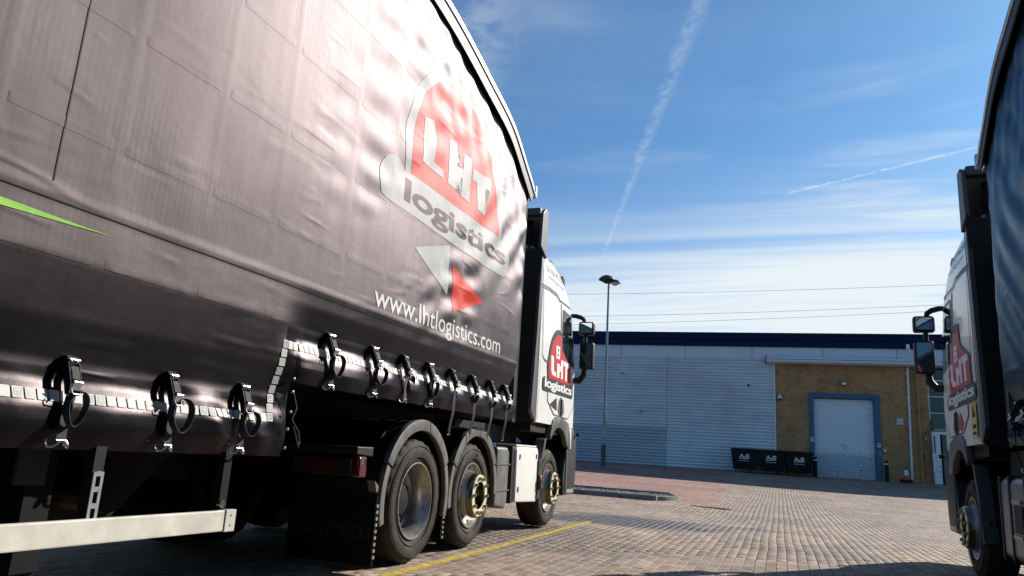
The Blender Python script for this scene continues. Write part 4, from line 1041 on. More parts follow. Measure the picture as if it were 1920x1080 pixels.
    for zp in (POCK if side > 0 else []):
        for wa, wb in zip(wsort[:-1], wsort[1:]):
            if wa < detail_from + .1 or zp > float(roof_z(wa)) - .45: continue
            wrap(poly2d([rrect(wa + .034, zp - .024, wb - .034, zp + .024, .006, 2)]), 'batten_pocket', cmat, (lambda u, v: surf(u, v, .0011)), cur, G, True)
    if side > 0:
        # livery
        fl = lambda off: (lambda u, v: surf(u, v, off))
        arch = spline([(-2.70, 3.02), (-2.755, 3.25), (-2.765, 3.43), (-2.69, 3.71), (-2.576, 3.914), (-2.413, 4.09), (-2.223, 4.20), (-1.969, 4.26), (-1.673, 4.235), (-1.332, 4.09), (-1.065, 3.85), (-.918, 3.60), (-.78, 3.29), (-.74, 3.00)], 4)
        wrap(poly2d([arch]), 'logo_outline', M['lgrey'], fl(.0026), cur, G, True)
        plate = spline([(-3.0, 3.06), (-3.07, 2.95), (-3.06, 2.83), (-2.97, 2.745), (-2.5, 2.735), (-1.6, 2.71), (-.75, 2.695), (-.56, 2.76), (-.52, 2.88), (-.56, 2.99), (-.70, 3.045), (-1.9, 3.03), (-2.62, 3.03), (-2.80, 3.10), (-2.92, 3.10), (-3.0, 3.06)], 4)[:-1]
        wrap(poly2d([plate]), 'logo_plate', M['lgrey'], fl(.0036), cur, G, True)
        inner = [(-2.62, 3.065)] + spline([(-2.655, 3.24), (-2.645, 3.40), (-2.60, 3.64), (-2.487, 3.85), (-2.28, 4.04), (-2.037, 4.14), (-1.805, 4.145), (-1.52, 4.08), (-1.215, 3.89), (-1.035, 3.65), (-.90, 3.40), (-.845, 3.2)], 4) + [(-.84, 3.07)]
        wrap(poly2d([inner]), 'logo_shield', M['lred'], fl(.0036), cur, G, True)
        L_ = [(-2.50, 3.61), (-2.47, 3.23), (-2.09, 3.22), (-2.10, 3.29), (-2.285, 3.295), (-2.27, 3.52), (-2.345, 3.64)]
        H_ = [(-2.03, 3.62), (-2.0, 3.215), (-1.85, 3.215), (-1.83, 3.37), (-1.71, 3.375), (-1.70, 3.20), (-1.54, 3.195), (-1.56, 3.62), (-1.72, 3.60), (-1.72, 3.44), (-1.84, 3.44), (-1.88, 3.65)]
        T_ = [(-1.52, 3.54), (-1.52, 3.43), (-1.41, 3.44), (-1.37, 3.19), (-1.20, 3.17), (-1.24, 3.46), (-1.10, 3.47), (-1.10, 3.58)]
        for lp in (L_, H_, T_): wrap(poly2d([lp]), 'logo_letter', M['lgrey'], fl(.0058), cur, G, True)
        wrap(fit2d(text2d('logistics', .028, 0.0, .98), -2.70, 2.755, -.64, 3.0), 'logo_lettering', M['ldark'], fl(.0046), cur, G, True)
        wrap(poly2d([[(-2.469, 2.498), (-1.823, 2.251), (-1.848, 2.691)]]), 'logo_arrow', M['lgrey'], fl(.0028), cur, G, True)
        wrap(poly2d([[(-1.766, 2.534), (-1.714, 2.122), (-1.076, 2.339)]]), 'logo_arrow', M['lred'], fl(.0028), cur, G, True)
        wrap(fit2d(text2d('www.lhtlogistics.com', .006), -2.985, 1.862, -.595, 2.075), 'web_address', M['curl'], fl(.0030), cur, G, True)
        wrap(poly2d([[(-7.2, 1.70), (-5.66, 1.750), (-5.166, 1.771), (-5.66, 1.781), (-7.2, 1.80)]]), 'livery_flash', M['green'], fl(.003), cur, G, True)
        # welded seams drawn as thin dark piping
        ysm = np.arange(-6.4, -.02, .04); wrap(poly2d([[(a, 1.842), (a + .04, 1.842), (a + .04, 1.848), (a, 1.848)] for a in ysm]), 'welded_seam', M['seam'], fl(.0035), cur)
        wrap(poly2d([[(-5.47, a), (-5.464, a), (-5.464, a + .04), (-5.47, a + .04)] for a in np.arange(1.92, 4.6, .04)]), 'welded_seam', M['seam'], fl(.003), cur)
    # reflective strip, tile by tile
    def tile(y, z, kind, turn=0.0):
        p = surf(np.array([y]), np.array([z]), .0025)[0]; py_ = surf(np.array([y + .012]), np.array([z]), .0025)[0]; pz_ = surf(np.array([y]), np.array([z + .012]), .0025)[0]
        vy = Vector((py_ - p).tolist()).normalized() * side; vz = Vector((pz_ - p).tolist()).normalized(); vx = vy.cross(vz).normalized(); vz = vx.cross(vy)
        o = link('reflective_tile', TILES[kind], cur); o.matrix_local = Matrix(((vx.x, vy.x, vz.x, p[0]), (vx.y, vy.y, vz.y, p[1]), (vx.z, vy.z, vz.z, p[2]), (0, 0, 0, 1))) @ Matrix.Rotation(turn, 4, 'X')
    seq = (0, 1, 2, 3, 3, 3)
    y, k = -3.86, 0
    while y < -.03: tile(y, 1.497, (2, 3, 3, 3, 0, 1)[k % 6]); y += .0535; k += 1
    for k in range(8): tile(-3.862 - .0045 * k, 1.442 - k * .0545, (3, 3, 3, 3, 3, 2, 1, 0)[k], math.pi / 2)
    y, k = -3.945, 0
    while y > -6.3: tile(y, 1.057, (3, 3, 1, 0, 3, 3)[k % 6] if k else 3); y -= .0545; k += 1
    # straps
    for k, (y, kind) in enumerate(STRAPS if side > 0 else STRAPS[3:]):
        zt = 1.215 if kind == 0 else 1.625
        p = surf(np.array([y]), np.array([zt]), .004)[0]
        o = link('ratchet_strap', TAILS[min(kind, 2)], tr, tuple(p.tolist()), (random.uniform(-.05, .05), 0, (0 if side > 0 else math.pi) + random.uniform(-.14, .14)))
        for nm in ('buckle', 'bracket', 'cover', 'plate', 'bail'): link(SM[nm].name.split('.')[0], SM[nm], o)
        lp_ = link('strap_loop', LOOPS[(0, 0, 0, 1, 1, 1, 2, 3, 3, 3, 3)[k] if side > 0 else 3], o, (0, 0, -.205), (random.uniform(-.12, .12), 0, random.uniform(-.35, .35))); lp_.scale = (1, random.uniform(.75, 1.15), random.uniform(.85, 1.2)); lp_.location.z += .05 * (lp_.scale.z - 1)
        h = link('strap_hook', HOOK if kind < 2 else HOOK_S, o, (.038 if kind < 2 else .008, .004 * math.sin(8 * .9), -.345 if kind == 0 else -.335 if kind == 1 else -.53))
    # rivets, lacing at the step
    for (y, z) in ((-3.755, 1.30), (-3.752, 1.222), (-3.75, 1.102), (-3.76, 1.0), (-3.765, .892)):
        MB().lathe([(0, .011), (.008, .009), (.010, .0005)], 10, 'x', (side * 1.262, y, z) if side > 0 else (side * 1.272, y, z)).build('rivet', M['chrome'], cur)
    MB().tube([(side * 1.265, -3.74, 1.22), (side * 1.27, -3.70, 1.13), (side * 1.26, -3.72, 1.06), (side * 1.275, -3.66, .99), (side * 1.26, -3.62, .93), (side * 1.27, -3.64, .90), (side * 1.262, -3.70, 1.02)], .0035, 5).build('lacing_cord', M['galv'], cur)
    # side guard
    for s in (-1, 1):
        gd = MB().box((s * 1.255, -7.55, .503), (.035, 6.82, .105)).build('side_guard', M['guard'], tr, bevel=.006)
        MB().box((s * 1.262, -4.155, .503), (.034, .075, .112)).build('guard_end', M['guard'], gd, bevel=.004)
        for zz in (.48, .53): MB().cyl((s * 1.278, -4.155, zz), (s * 1.282, -4.155, zz), .004, 8).build('guard_rivet', M['dark'], gd)
        for yy in (-4.16, -4.965, -6.6, -8.0):
            po = MB().box((s * 1.19, yy, .74), (.05, .055, .40)).build('guard_post', M['chassis'] if yy > -4.5 else M['black'], gd)
            if yy < -4.5:
                mb = MB()
                for (a, b) in ((-.026, -.012), (.012, .026)): mb.box((s * 1.222, yy + (a + b) / 2, .635), (.006, b - a, .23))
                for zz in (.530, .605, .675, .742): mb.box((s * 1.222, yy, zz), (.006, .024, .022))
                mb.build('slotted_bracket', M['galv'], po)
        MB().cyl((s * 1.20, -4.17, .585), (s * 1.225, -4.17, .585), .02, 12).build('guard_hinge', M['chrome'], gd)
    # landing legs and running gear
    for s in (-1, 1):
        lg = MB().box((s * .92, -5.05, .62), (.13, .13, .62)).box((s * .92, -5.05, .22), (.10, .10, .30)).build('landing_leg', M['chassis'], tr)
        MB().prism([(-5.25, .03), (-4.85, .03), (-4.92, .10), (-5.18, .10)], s * .92 - .13, s * .92 + .13, 'x').build('leg_foot', M['chassis'], lg)
        MB().box((s * 1.0, -5.12, .77), (.02, .14, .18)).build('leg_gearbox', M['dark'], lg)
    MB().box((0, -5.05, .60), (1.8, .06, .06)).build('leg_brace', M['chassis'], tr)
    MB().cyl((-.25, -4.6, .66), (.9, -4.6, .66), .13, 16).build('air_tank', M['chassis'], tr); MB().box((.55, -6.6, .66), (.6, 1.4, .42)).build('pallet_box', M['chassis'], tr); MB().box((-.7, -6.0, .64), (.5, 2.4, .40)).build('equipment_box', M['chassis'], tr)
    for yy in (-9.3, -10.65):
        MB().box((0, yy, .49), (2.0, .13, .13)).build('axle', M['chassis'], tr)
        for s in (-1, 1): wheel(tr, s * 1.24, yy, .49 + .03, s, 'alloy', False)
    return tr
trailer_l = build_trailer((-2.85 - HWT, 7.45, 0), 0, 1, 11, M['curtain'], 'black curtain-sided double-deck trailer with large red shield logo and white web address, on the left')
trailer_r = build_trailer((1.60 + HWT, 7.45, -.03), 0, -1, 29, M['curtain_b'], 'dark shaded curtain-sided trailer cut off by the right edge of the picture', detail_from=-3.2)

# ------------------------------------------------------------------ tractor unit
# tractor frame: origin on the ground under the middle of the drive axle, y forward
CAB = np.array([  # z, rear y, front y, half width, front corner radius
    (1.30, 3.16, 5.28, 1.250, .26), (1.40, 3.16, 5.30, 1.250, .27), (1.75, 3.17, 5.30, 1.250, .28), (2.10, 3.18, 5.26, 1.250, .30), (2.50, 3.19, 5.16, 1.247, .32), (2.90, 3.20, 5.03, 1.240, .34),
    (3.06, 3.21, 4.97, 1.232, .36), (3.25, 3.22, 4.84, 1.215, .40), (3.40, 3.23, 4.66, 1.190, .44), (3.52, 3.24, 4.42, 1.145, .46), (3.60, 3.26, 4.08, 1.06, .44), (3.64, 3.30, 3.80, .85, .34)])
def cab_sec(z): return [np.interp(z, CAB[:, 0], CAB[:, c]) for c in (1, 2, 3, 4)]
def cab_side(s, off=0.0):
    def fn(u, v):
        y = u; z = v
        yb, yf, hw, rf = cab_sec(z); c = np.clip(y - (yf - rf), 0, rf * .985)
        x = hw - rf + np.sqrt(rf ** 2 - c ** 2)
        dxn = np.clip(c / rf, 0, 1)
        return np.stack([s * (x + off * np.sqrt(1 - dxn ** 2)), y + off * dxn, z], -1)
    return fn
def build_tractor():
    tr = empty('tractor_unit', (0, 0, 0))
    # --- cab shell
    def ring(z):
        yb, yf, hw, rf = (float(v) for v in cab_sec(z)); pts = []; rb = .05
        for k in range(5): a = R(270 - 22.5 * k + 0); pts.append((-hw + rb + rb * math.cos(R(180 + 0)) * 1 if False else 0, 0))
        pts = []
        for (cx, cy, r, a0) in ((hw - rb, yb + rb, rb, -90), (hw - rf, yf - rf, rf, 0), (-hw + rf, yf - rf, rf, 90), (-hw + rb, yb + rb, rb, 180)):
            for k in range(9): a = R(a0 + 90 * k / 8); pts.append((cx + r * math.cos(a), cy + r * math.sin(a)))
        return pts
    zl = sorted(set(list(CAB[:, 0]) + [1.55, 1.95, 2.3, 2.7, 2.98, 3.15, 3.32, 3.46, 3.57]))
    mb = MB(); n = 36; vs = []
    for z in zl: vs += [(a, b, z) for a, b in ring(z)]
    fs = [(i * n + k, i * n + (k + 1) % n, (i + 1) * n + (k + 1) % n, (i + 1) * n + k) for i in range(len(zl) - 1) for k in range(n)]
    fs += [tuple(range(n))[::-1], tuple(range((len(zl) - 1) * n, len(zl) * n))]
    mb.add(vs, fs); cab = mb.build('cab', M['white'], tr, smooth=45)
    # windscreen: patch of the front
    mb = MB(); zz = np.linspace(2.12, 2.95, 8); xs = np.linspace(-1.12, 1.12, 17); vs = []
    for z in zz:
        yb, yf, hw, rf = (float(v) for v in cab_sec(z))
        for x in xs:
            c = max(0, abs(x) - (hw - rf)); vs.append((x, yf - rf + math.sqrt(max(rf * rf - c * c, .0)) + .006, z))
    mb.add(vs, [(i * 17 + k, i * 17 + k + 1, (i + 1) * 17 + k + 1, (i + 1) * 17 + k) for i in range(7) for k in range(16)]); mb.build('windscreen', M['glass'], cab, smooth=True)
    MB().box((0, 5.31, 1.62), (1.9, .05, .55)).build('grille', M['black'], cab, bevel=.02)
    MB().prism([(4.86, 2.98), (5.16, 2.93), (5.18, 2.98), (4.86, 3.12)], -1.0, 1.0, 'x').build('sun_visor', M['black'], cab, bevel=.01)
    MB().box((0, 3.14, 2.40), (2.47, .03, 2.24)).build('rear_wall', M['black'], cab)
    MB().box((0, 4.15, 1.24), (2.40, 2.0, .115)).build('cab_underside', M['chassis'], cab)
    MB().box((-.10, 2.35, 1.05), (1.9, 1.5, .36)).box((0, 3.6, .95), (1.2, 1.6, .6)).build('catwalk', M['chassis'], tr)
    # --- both doors and flanks
    for s in (1, -1):
        F_ = lambda off: cab_side(s, off)
        def dir_(poly): return poly
        def strip(pts, w_, name, m, off, par):
            """thin line along pts on the cab flank"""
            loops = []
            for (a, b), (c, d) in zip(pts[:-1], pts[1:]):
                L = math.hypot(c - a, d - b); nx_, nz_ = -(d - b) / L * w_ / 2, (c - a) / L * w_ / 2
                loops.append([(a + nx_, b + nz_), (c + nx_, d + nz_), (c - nx_, d - nz_), (a - nx_, b - nz_)])
            return wrap(poly2d(loops), name, m, F_(off), par, .06)
        # door skin stands a few millimetres proud
        door = wrap(poly2d([[(3.98, 1.44), (4.72, 1.42), (5.02, 1.62), (5.06, 2.16), (4.78, 2.98), (4.17, 3.0), (4.21, 2.62), (3.66, 2.08), (3.66, 1.60)]]), 'door', M['white'], F_(.006), cab, .06, True)
        strip([(3.66, 1.60), (3.66, 2.08), (4.21, 2.62), (4.17, 3.0)], .012, 'door_gap', M['seam'], .0075, door)
        strip([(3.66, 1.60), (3.98, 1.44), (4.72, 1.42), (5.02, 1.62), (5.06, 2.16)], .012, 'door_gap', M['seam'], .0075, door)
        # trim crease, sleeper panel lines
        strip([(3.24, 3.07), (3.55, 3.09), (3.93, 3.09), (4.13, 3.03), (4.82, 3.03)], .022, 'trim_line', M['dark'], .008, cab)
        strip([(3.24, 3.035), (3.55, 3.055), (3.92, 3.055), (4.12, 2.995)], .012, 'trim_line', M['seam'], .008, cab)
        strip([(3.30, 3.03), (3.31, 2.55), (3.33, 2.16), (3.42, 2.11), (3.66, 2.08)], .018, 'panel_gap', M['seam'], .008, cab)
        strip([(3.26, 2.09), (3.24, 1.70), (3.22, 1.33)], .010, 'panel_gap', M['seam'], .008, cab)
        strip([(3.66, 2.085), (4.20, 2.12), (4.55, 2.10)], .010, 'panel_gap', M['seam'], .009, cab)
        glass = wrap(poly2d([[(4.26, 2.30), (4.40, 2.24), (4.98, 2.16), (5.02, 2.24), (4.80, 2.90), (4.26, 2.92)]]), 'side_window', M['glass'], F_(.010), door, .06, True)
        strip([(4.26, 2.30), (4.26, 2.92), (4.80, 2.90), (5.02, 2.24)], .024, 'window_seal', M['black'], .012, glass)
        # handle recess
        wrap(poly2d([[(4.16, 1.50), (4.20, 1.64), (4.30, 1.70), (4.44, 1.66), (4.50, 1.50), (4.40, 1.43), (4.24, 1.43)]]), 'handle_recess', M['seam'], F_(.009), door, .06)
        hd = MB().box((s * 1.262, 4.33, 1.56), (.030, .05, .22)).build('door_handle', M['dark'], door, bevel=.01)
        # door livery; text reads rearwards on the left flank
        m_ = (lambda u: u) if s > 0 else (lambda u: 8.14 - u)
        def art(bm, name, m, off, g=.05):
            f0 = F_(off); return wrap(bm, name, m, (lambda u, v: f0(m_(u), v)), door, g, True)
        out = spline([(3.61, 1.88), (3.57, 2.07), (3.62, 2.19), (3.67, 2.31), (3.77, 2.45), (3.93, 2.565), (4.10, 2.605), (4.27, 2.58)], 4) + [(4.32, 2.36), (4.53, 2.27), (4.77, 2.185), (4.79, 1.89)]
        art(poly2d([out]), 'logo_outline', M['navy'], .0085)
        inn = spline([(3.65, 1.89), (3.625, 2.09), (3.68, 2.21), (3.76, 2.35), (3.89, 2.46), (4.04, 2.525), (4.18, 2.53), (4.265, 2.50)], 4) + [(4.285, 2.345), (4.51, 2.25), (4.72, 2.17), (4.74, 1.90)]
        art(poly2d([inn]), 'logo_shield', M['red'], .0105)
        art(poly2d([rrect(3.39, 1.715, 4.93, 1.895, .06)]), 'logo_plate', M['navy'], .0105)
        art(fit2d(text2d('logistics', .030, 0, .92), 3.47, 1.728, 4.86, 1.888), 'logo_lettering', M['letter'], .0125)
        for lp in ([(3.72, 2.21), (3.735, 2.02), (3.79, 1.955), (3.99, 1.94), (3.98, 2.0), (3.87, 2.015), (3.845, 2.20)],
                   [(4.01, 2.13), (4.04, 1.94), (4.155, 1.945), (4.165, 2.04), (4.235, 2.04), (4.24, 1.945), (4.34, 1.945), (4.33, 2.21), (4.22, 2.20), (4.215, 2.11), (4.155, 2.11), (4.15, 2.14)],
                   [(4.355, 2.21), (4.345, 2.145), (4.45, 2.14), (4.465, 1.94), (4.565, 1.94), (4.555, 2.13), (4.665, 2.135), (4.675, 2.20)],
                   [(3.945, 2.37), (3.97, 2.195), (4.15, 2.20), (4.145, 2.375)]): art(poly2d([lp]), 'logo_letter', M['letter'], .0125)
        for k in range(2): art(poly2d([[(4.03, 2.235 + k * .07), (4.085, 2.235 + k * .07), (4.085, 2.265 + k * .07), (4.03, 2.265 + k * .07)]]), 'logo_window', M['navy'], .0138)
        art(poly2d([[(3.76, 1.56), (4.10, 1.50), (4.06, 1.67)]]) if s > 0 else poly2d([[(3.95, 1.52), (4.10, 1.45), (4.22, 1.54), (4.08, 1.66)]]), 'logo_arrow', M['navy'] if s > 0 else M['red'], .0145)
        if s < 0:
            st = art(poly2d([[(4.66, 1.36), (4.90, 1.36), (4.90, 1.70), (4.66, 1.70)]]), 'yellow_notice', M['stickery'], .0145)
            art(poly2d([[(4.70, 1.56), (4.86, 1.56), (4.78, 1.69)]]), 'warning_triangle', M['seam'], .0165); art(poly2d([[(4.70, 1.45), (4.86, 1.45), (4.86, 1.49), (4.70, 1.49)], [(4.70, 1.39), (4.86, 1.39), (4.86, 1.42), (4.70, 1.42)]]), 'notice_line', M['seam'], .0165)
        fr0 = F_(.006); 
        wrap(fit2d(text2d('020 859 40 550', .004), 3.50, 3.315, 4.34, 3.405), 'phone_number', mat('dark_red_print', (.10, .02, .02), .5), (lambda u, v: fr0(m_(u) if s > 0 else 7.84 - u, v)), cab, .05)
        wrap(fit2d(text2d('www.lhtlogistics.com', .0), 3.55, 3.21, 4.40, 3.275), 'web_address', M['pdark'], (lambda u, v: fr0(m_(u) if s > 0 else 7.95 - u, v)), cab, .05)
        # dark wing edge behind the cab, with hanging rubber
        MB().prism([(2.98, 1.44), (3.16, 1.30), (3.17, 2.4), (3.20, 3.44), (3.14, 3.47), (3.08, 2.4)], s * 1.205, s * 1.248, 'x').build('cab_extender', M['dark'], cab, bevel=.008)
        MB().prism([(3.165, 1.31), (3.18, 1.31), (3.225, 3.44), (3.205, 3.44)], s * 1.2495, s * 1.2535, 'x').build('extender_edge', M['seam'], cab)
        # lower front quarter
        wrap(poly2d([[(4.86, 1.02), (5.16, 1.0), (5.20, 1.31), (4.78, 1.31)]]), 'lower_quarter', M['white'], (lambda u, v: np.stack([s * (1.245 - .9 * np.clip(u - 4.95, 0, 1) ** 2), u, v], -1)), cab, .05, True)
        # wheel arch lining
        arch = [(3.83, 1.17), (3.93, 1.36), (4.05, 1.415), (4.45, 1.415), (4.74, 1.36), (4.84, 1.22), (4.90, 1.02), (4.84, 1.02)] + [(4.30 + .50 * math.cos(R(a)) * .98 - .05, .86 + .42 * math.sin(R(a))) for a in (25, 45, 65, 85, 105, 125, 145)]
        MB().prism(arch, s * 1.20, s * 1.272, 'x').build('wheel_arch', M['fender'], cab, bevel=.012, smooth=True)
        MB().prism([(4.10 + .55 * math.cos(R(a)), .52 + .60 * math.sin(R(a))) for a in range(0, 181, 15)] + [(3.50, .52), (3.50, 1.28), (4.9, 1.28), (4.9, .52)][::1], s * .70, s * .72, 'x').build('wheel_well', M['chassis'], cab)
        MB().box((s * .95, 4.15, 1.26), (.5, 1.6, .04)).build('wheel_well_top', M['chassis'], cab)
        fl_ = MB().prism([(3.42, .38), (3.46, .38), (3.52, .80), (3.66, 1.10), (3.74, 1.12), (3.60, .82)], s * 1.12, s * 1.245, 'x').build('mudguard_tail', M['dark'], cab, bevel=.006)
        # bumper corner with steps
        bmp = MB().prism([(4.72, .36), (5.34, .37), (5.40, .62), (5.38, 1.18), (5.20, 1.30), (4.93, 1.30), (4.88, 1.05), (4.78, .95), (4.68, .62)], s * .70, s * 1.235, 'x').build('bumper_corner', M['black'], tr, bevel=.03, smooth=True)
        MB().box((s * 1.236, 4.80, .70), (.03, .035, .55)).build('grab_trim', M['fender'], bmp, bevel=.008)
        MB().box((s * 1.20, 5.05, .415), (.09, .40, .05)).build('step_tread', M['galv'], bmp)
        MB().box((s * 1.18, 5.05, .78), (.10, .34, .04)).build('step_tread', M['galv'], bmp)
        MB().box((s * 1.275, 5.30, 1.22), (.06, .05, .05)).build('kerb_sensor', M['black'], bmp, bevel=.01)
        # mirrors
        mr = MB().tube([(s * 1.18, 4.90, 2.96), (s * 1.26, 4.95, 2.965), (s * 1.33, 4.99, 2.95), (s * 1.375, 5.0, 2.92), (s * 1.385, 5.01, 2.86)], [.028, .034, .034, .032, .03], 10).tube([(s * 1.40, 5.03, 2.75), (s * 1.40, 5.03, 2.20)], .03, 8).tube([(s * 1.40, 5.03, 2.20), (s * 1.39, 5.02, 2.08), (s * 1.33, 5.0, 2.0), (s * 1.20, 5.0, 2.01)], [.035, .05, .055, .05], 10).build('mirror_arm', M['black'], tr, smooth=True)
        for (z0, z1, xa, xb) in ((2.685, 2.885, 1.30, 1.535), (2.17, 2.575, 1.325, 1.54)):
            hs = MB().box((s * (xa + xb) / 2, 5.03, (z0 + z1) / 2), (xb - xa, .14, z1 - z0)).build('mirror_housing', M['black'], mr, bevel=.038, bseg=3, smooth=True)
            wrap(poly2d([rrect(xa + .022, z0 + .025, xb - .022, z1 - .025, .02)]), 'mirror_glass', M['mirror'], (lambda u, v: np.stack([s * u, 4.9555 - .012 - .13 * (u - 1.43) + .05 * (v - (z0 + z1) / 2) * (.2 / (z1 - z0)), v], -1)), hs)
        # roof furniture
        MB().prism([(4.52, 3.44), (4.64, 3.36), (4.66, 3.45), (4.55, 3.49)], s * 1.06, s * 1.15, 'x').build('roof_marker_lamp', M['black'], cab, bevel=.008)
        MB().prism([(4.02, 3.56), (4.18, 3.53), (4.16, 3.575), (4.05, 3.60)], s * 1.06, s * 1.10, 'x').build('roof_marker_lamp', M['black'], cab, bevel=.006)
        MB().tube([(s * 1.10, 4.82, 3.08), (s * 1.13, 4.86, 3.24)], .006, 5).build('aerial', M['black'], cab)
    # roof air deflector, open at the back
    mb = MB(); prof = [(3.24, 3.44, 1.27, 4.03), (3.5, 3.5, 1.16, 4.0), (3.9, 3.52, .98, 3.90), (4.3, 3.45, .72, 3.66)]
    vs = []
    for (y, z0, hw, zt) in prof: vs += [(-hw, y, z0), (-hw, y, zt - .10), (-hw + .10, y, zt), (hw - .10, y, zt), (hw, y, zt - .10), (hw, y, z0)]
    mb.add(vs, [(i * 6 + k, i * 6 + k + 1, (i + 1) * 6 + k + 1, (i + 1) * 6 + k) for i in range(3) for k in range(5)] + [(18, 19, 20, 21, 22, 23)])
    df = mb.build('roof_deflector', M['white'], tr, smooth=30)
    mb = MB()
    for s in (-1, 1):
        mb.prism([(2.98, 3.50), (3.245, 3.40), (3.245, 4.035), (3.12, 4.045), (3.02, 3.96)], s * 1.235, s * 1.275, 'x')
    mb.prism([(3.0, 3.93), (3.25, 3.98), (3.25, 4.04), (3.0, 4.03)], -1.235, 1.235, 'x'); mb.build('deflector_lip', M['dark'], df, bevel=.012)
    MB().box((0, 3.30, 3.70), (2.1, .03, .5)).build('deflector_panel', M['black'], df)
    for s in (-1, 1): MB().box((s * .95, 3.22, 3.62), (.05, .12, .30)).cyl((s * 1.05, 3.20, 3.5), (s * 1.0, 3.20, 3.9), .015).build('deflector_bracket', M['black'], df)
    # cab rear kit: air intake, hoses
    MB().box((.75, 3.08, 2.4), (.28, .12, 1.5)).build('air_intake', M['black'], cab, bevel=.03)
    for k in range(3): MB().tube([(.55 + k * .06, 3.08, 1.9), (.55 + k * .08, 2.7, 1.55), (.4 + k * .05, 2.2, 1.25)], .015, 6).build('air_hose', mat('hose_%d' % k, ((.25, .02, .02), (.02, .05, .2), (.02, .02, .02))[k], .4), tr)
    # --- frame
    for s in (-1, 1): MB().box((s * .40, 1.95, .86), (.09, 5.6, .26)).build('frame_rail', M['chassis'], tr)
    for yy in (-.80, .6, 1.9, 2.9): MB().box((0, yy, .86), (.8, .12, .22)).build('cross_member', M['chassis'], tr)
    MB().prism([(-.45, 1.06), (.55, 1.06), (.45, 1.17), (-.30, 1.17)], -.45, .45, 'x').build('fifth_wheel', M['chassis'], tr)
    MB().box((0, 4.3, .75), (1.3, 1.7, .6)).build('engine', M['chassis'], tr)
    for yy in (0, 1.26, 3.97): MB().box((0, yy, .50), (1.9, .14, .14)).build('axle', M['chassis'], tr)
    for s in (-1, 1):
        wheel(tr, s * 1.24, 0, .49, s, 'dish'); wheel(tr, s * .90, 0, .49, s, 'inner'); wheel(tr, s * 1.225, 1.26, .49, s, 'alloy'); wheel(tr, s * 1.225, 3.97, .49, s, 'alloy')
        # mudguards: black tops, grey outer lips
        for (yc, lo0, lo1) in ((0, -16, 196), (1.26, -2, 190)):
            ri, ro = .555, .645; mb = MB(); A = np.radians(np.linspace(28, 152, 19))
            pin = [(yc + ri * math.cos(a), .50 + ri * math.sin(a)) for a in A]; pout = [(yc + ro * math.cos(a), .50 + ro * math.sin(a)) for a in A]
            n = len(A); vs = []
            for xx in (s * 1.215, s * 1.262): vs += [(xx, a, b) for a, b in pin] + [(xx, a, b) for a, b in pout]
            fs = []
            for i in range(n - 1):
                fs += [(i, i + 1, n + i + 1, n + i), (2 * n + i, 2 * n + i + 1, 3 * n + i + 1, 3 * n + i), (n + i, n + i + 1, 3 * n + i + 1, 3 * n + i), (i, i + 1, 2 * n + i + 1, 2 * n + i)]
            fs += [(0, n, 3 * n, 2 * n), (n - 1, 2 * n - 1, 4 * n - 1, 3 * n - 1)]
            mb.add(vs, fs); lip = mb.build('mudguard_lip', M['fender'], tr, bevel=.006, bseg=2, smooth=True)
            for (a0, a1, dr) in ((lo0, 26.5, 1), (153.5, lo1, 1)):
                B = np.radians(np.linspace(a0, a1, 8)); mb = MB()
                pi2 = [(yc + (ri + .005) * math.cos(a), .50 + (ri + .005) * math.sin(a)) for a in B]; po2 = [(yc + (ro - .02 + .035 * (1 if 0 < i < 3 or 4 < i < 7 else 0) * 0) * math.cos(a), .50 + (ro - .02) * math.sin(a)) for i, a in enumerate(B)]
                mb.prism(pi2 + po2[::-1], s * 1.213, s * 1.256, 'x'); mb.build('mudguard_side', M['fender'], lip, bevel=.006, smooth=True)
            mb = MB(); A2 = np.radians(np.linspace(lo0 + 18, lo1 - 18, 26)); n = len(A2); vs = []
            for xx in (s * .52, s * 1.214): vs += [(xx, yc + .625 * math.cos(a), .50 + .625 * math.sin(a)) for a in A2]
            mb.add(vs, [(i, i + 1, n + i + 1, n + i) for i in range(n - 1)]); mb.build('mudguard_top', M['black'], lip, smooth=True)
            for xx in (.62, .78, .95, 1.08):
                A3 = np.radians(np.linspace(60, 140, 14)); MB().ribbon([(s * xx, yc + .631 * math.cos(a), .50 + .631 * math.sin(a)) for a in A3], (1, 0, 0), .035, .012).build('mudguard_rib', M['black'], lip)
        # mud flaps with lettering, serrated edge
        mf = MB().box((s * .88, -.66, .30), (.74, .02, .48)).build('mud_flap', M['rubber'], tr)
        for k in range(9): MB().box((s * 1.253, -.66, .12 + k * .045), (.012, .022, .022)).build('flap_tooth', M['galv'], mf)
        bm = fit2d(text2d('RENAULT TRUCKS', .008), .53, .245, 1.22, .325) if s > 0 else fit2d(text2d('RENAULT TRUCKS', .008), -1.22, .245, -.53, .325)
        wrap(bm, 'flap_lettering', mat('worn_flap_print', (.030, .030, .030), .8, spec=.1), lambda u, v: np.stack([u, -.673 + 0 * u, v], -1), mf)
        mf = MB().box((s * .88, .63, .30), (.66, .02, .34)).build('mud_flap', M['rubber'], tr)
        for k in range(8): MB().box((s * 1.222, .63, .15 + k * .042), (.012, .022, .020)).build('flap_tooth', M['galv'], mf)
        # rear lamp and bracket
        lb = MB().prism([(-.93, .90), (-.70, .90), (-.70, .83), (-.93, .845)], s * .62, s * 1.20, 'x').build('lamp_bracket', M['black'], tr, bevel=.008)
        lm = MB().box((s * .92, -.88, .755), (.50, .09, .13)).build('rear_lamp', M['black'], tr, bevel=.012)
        MB().box((s * 1.185, -.87, .755), (.075, .12, .15)).build('side_lens', M['tail'], lm, bevel=.02, bseg=3, smooth=True)
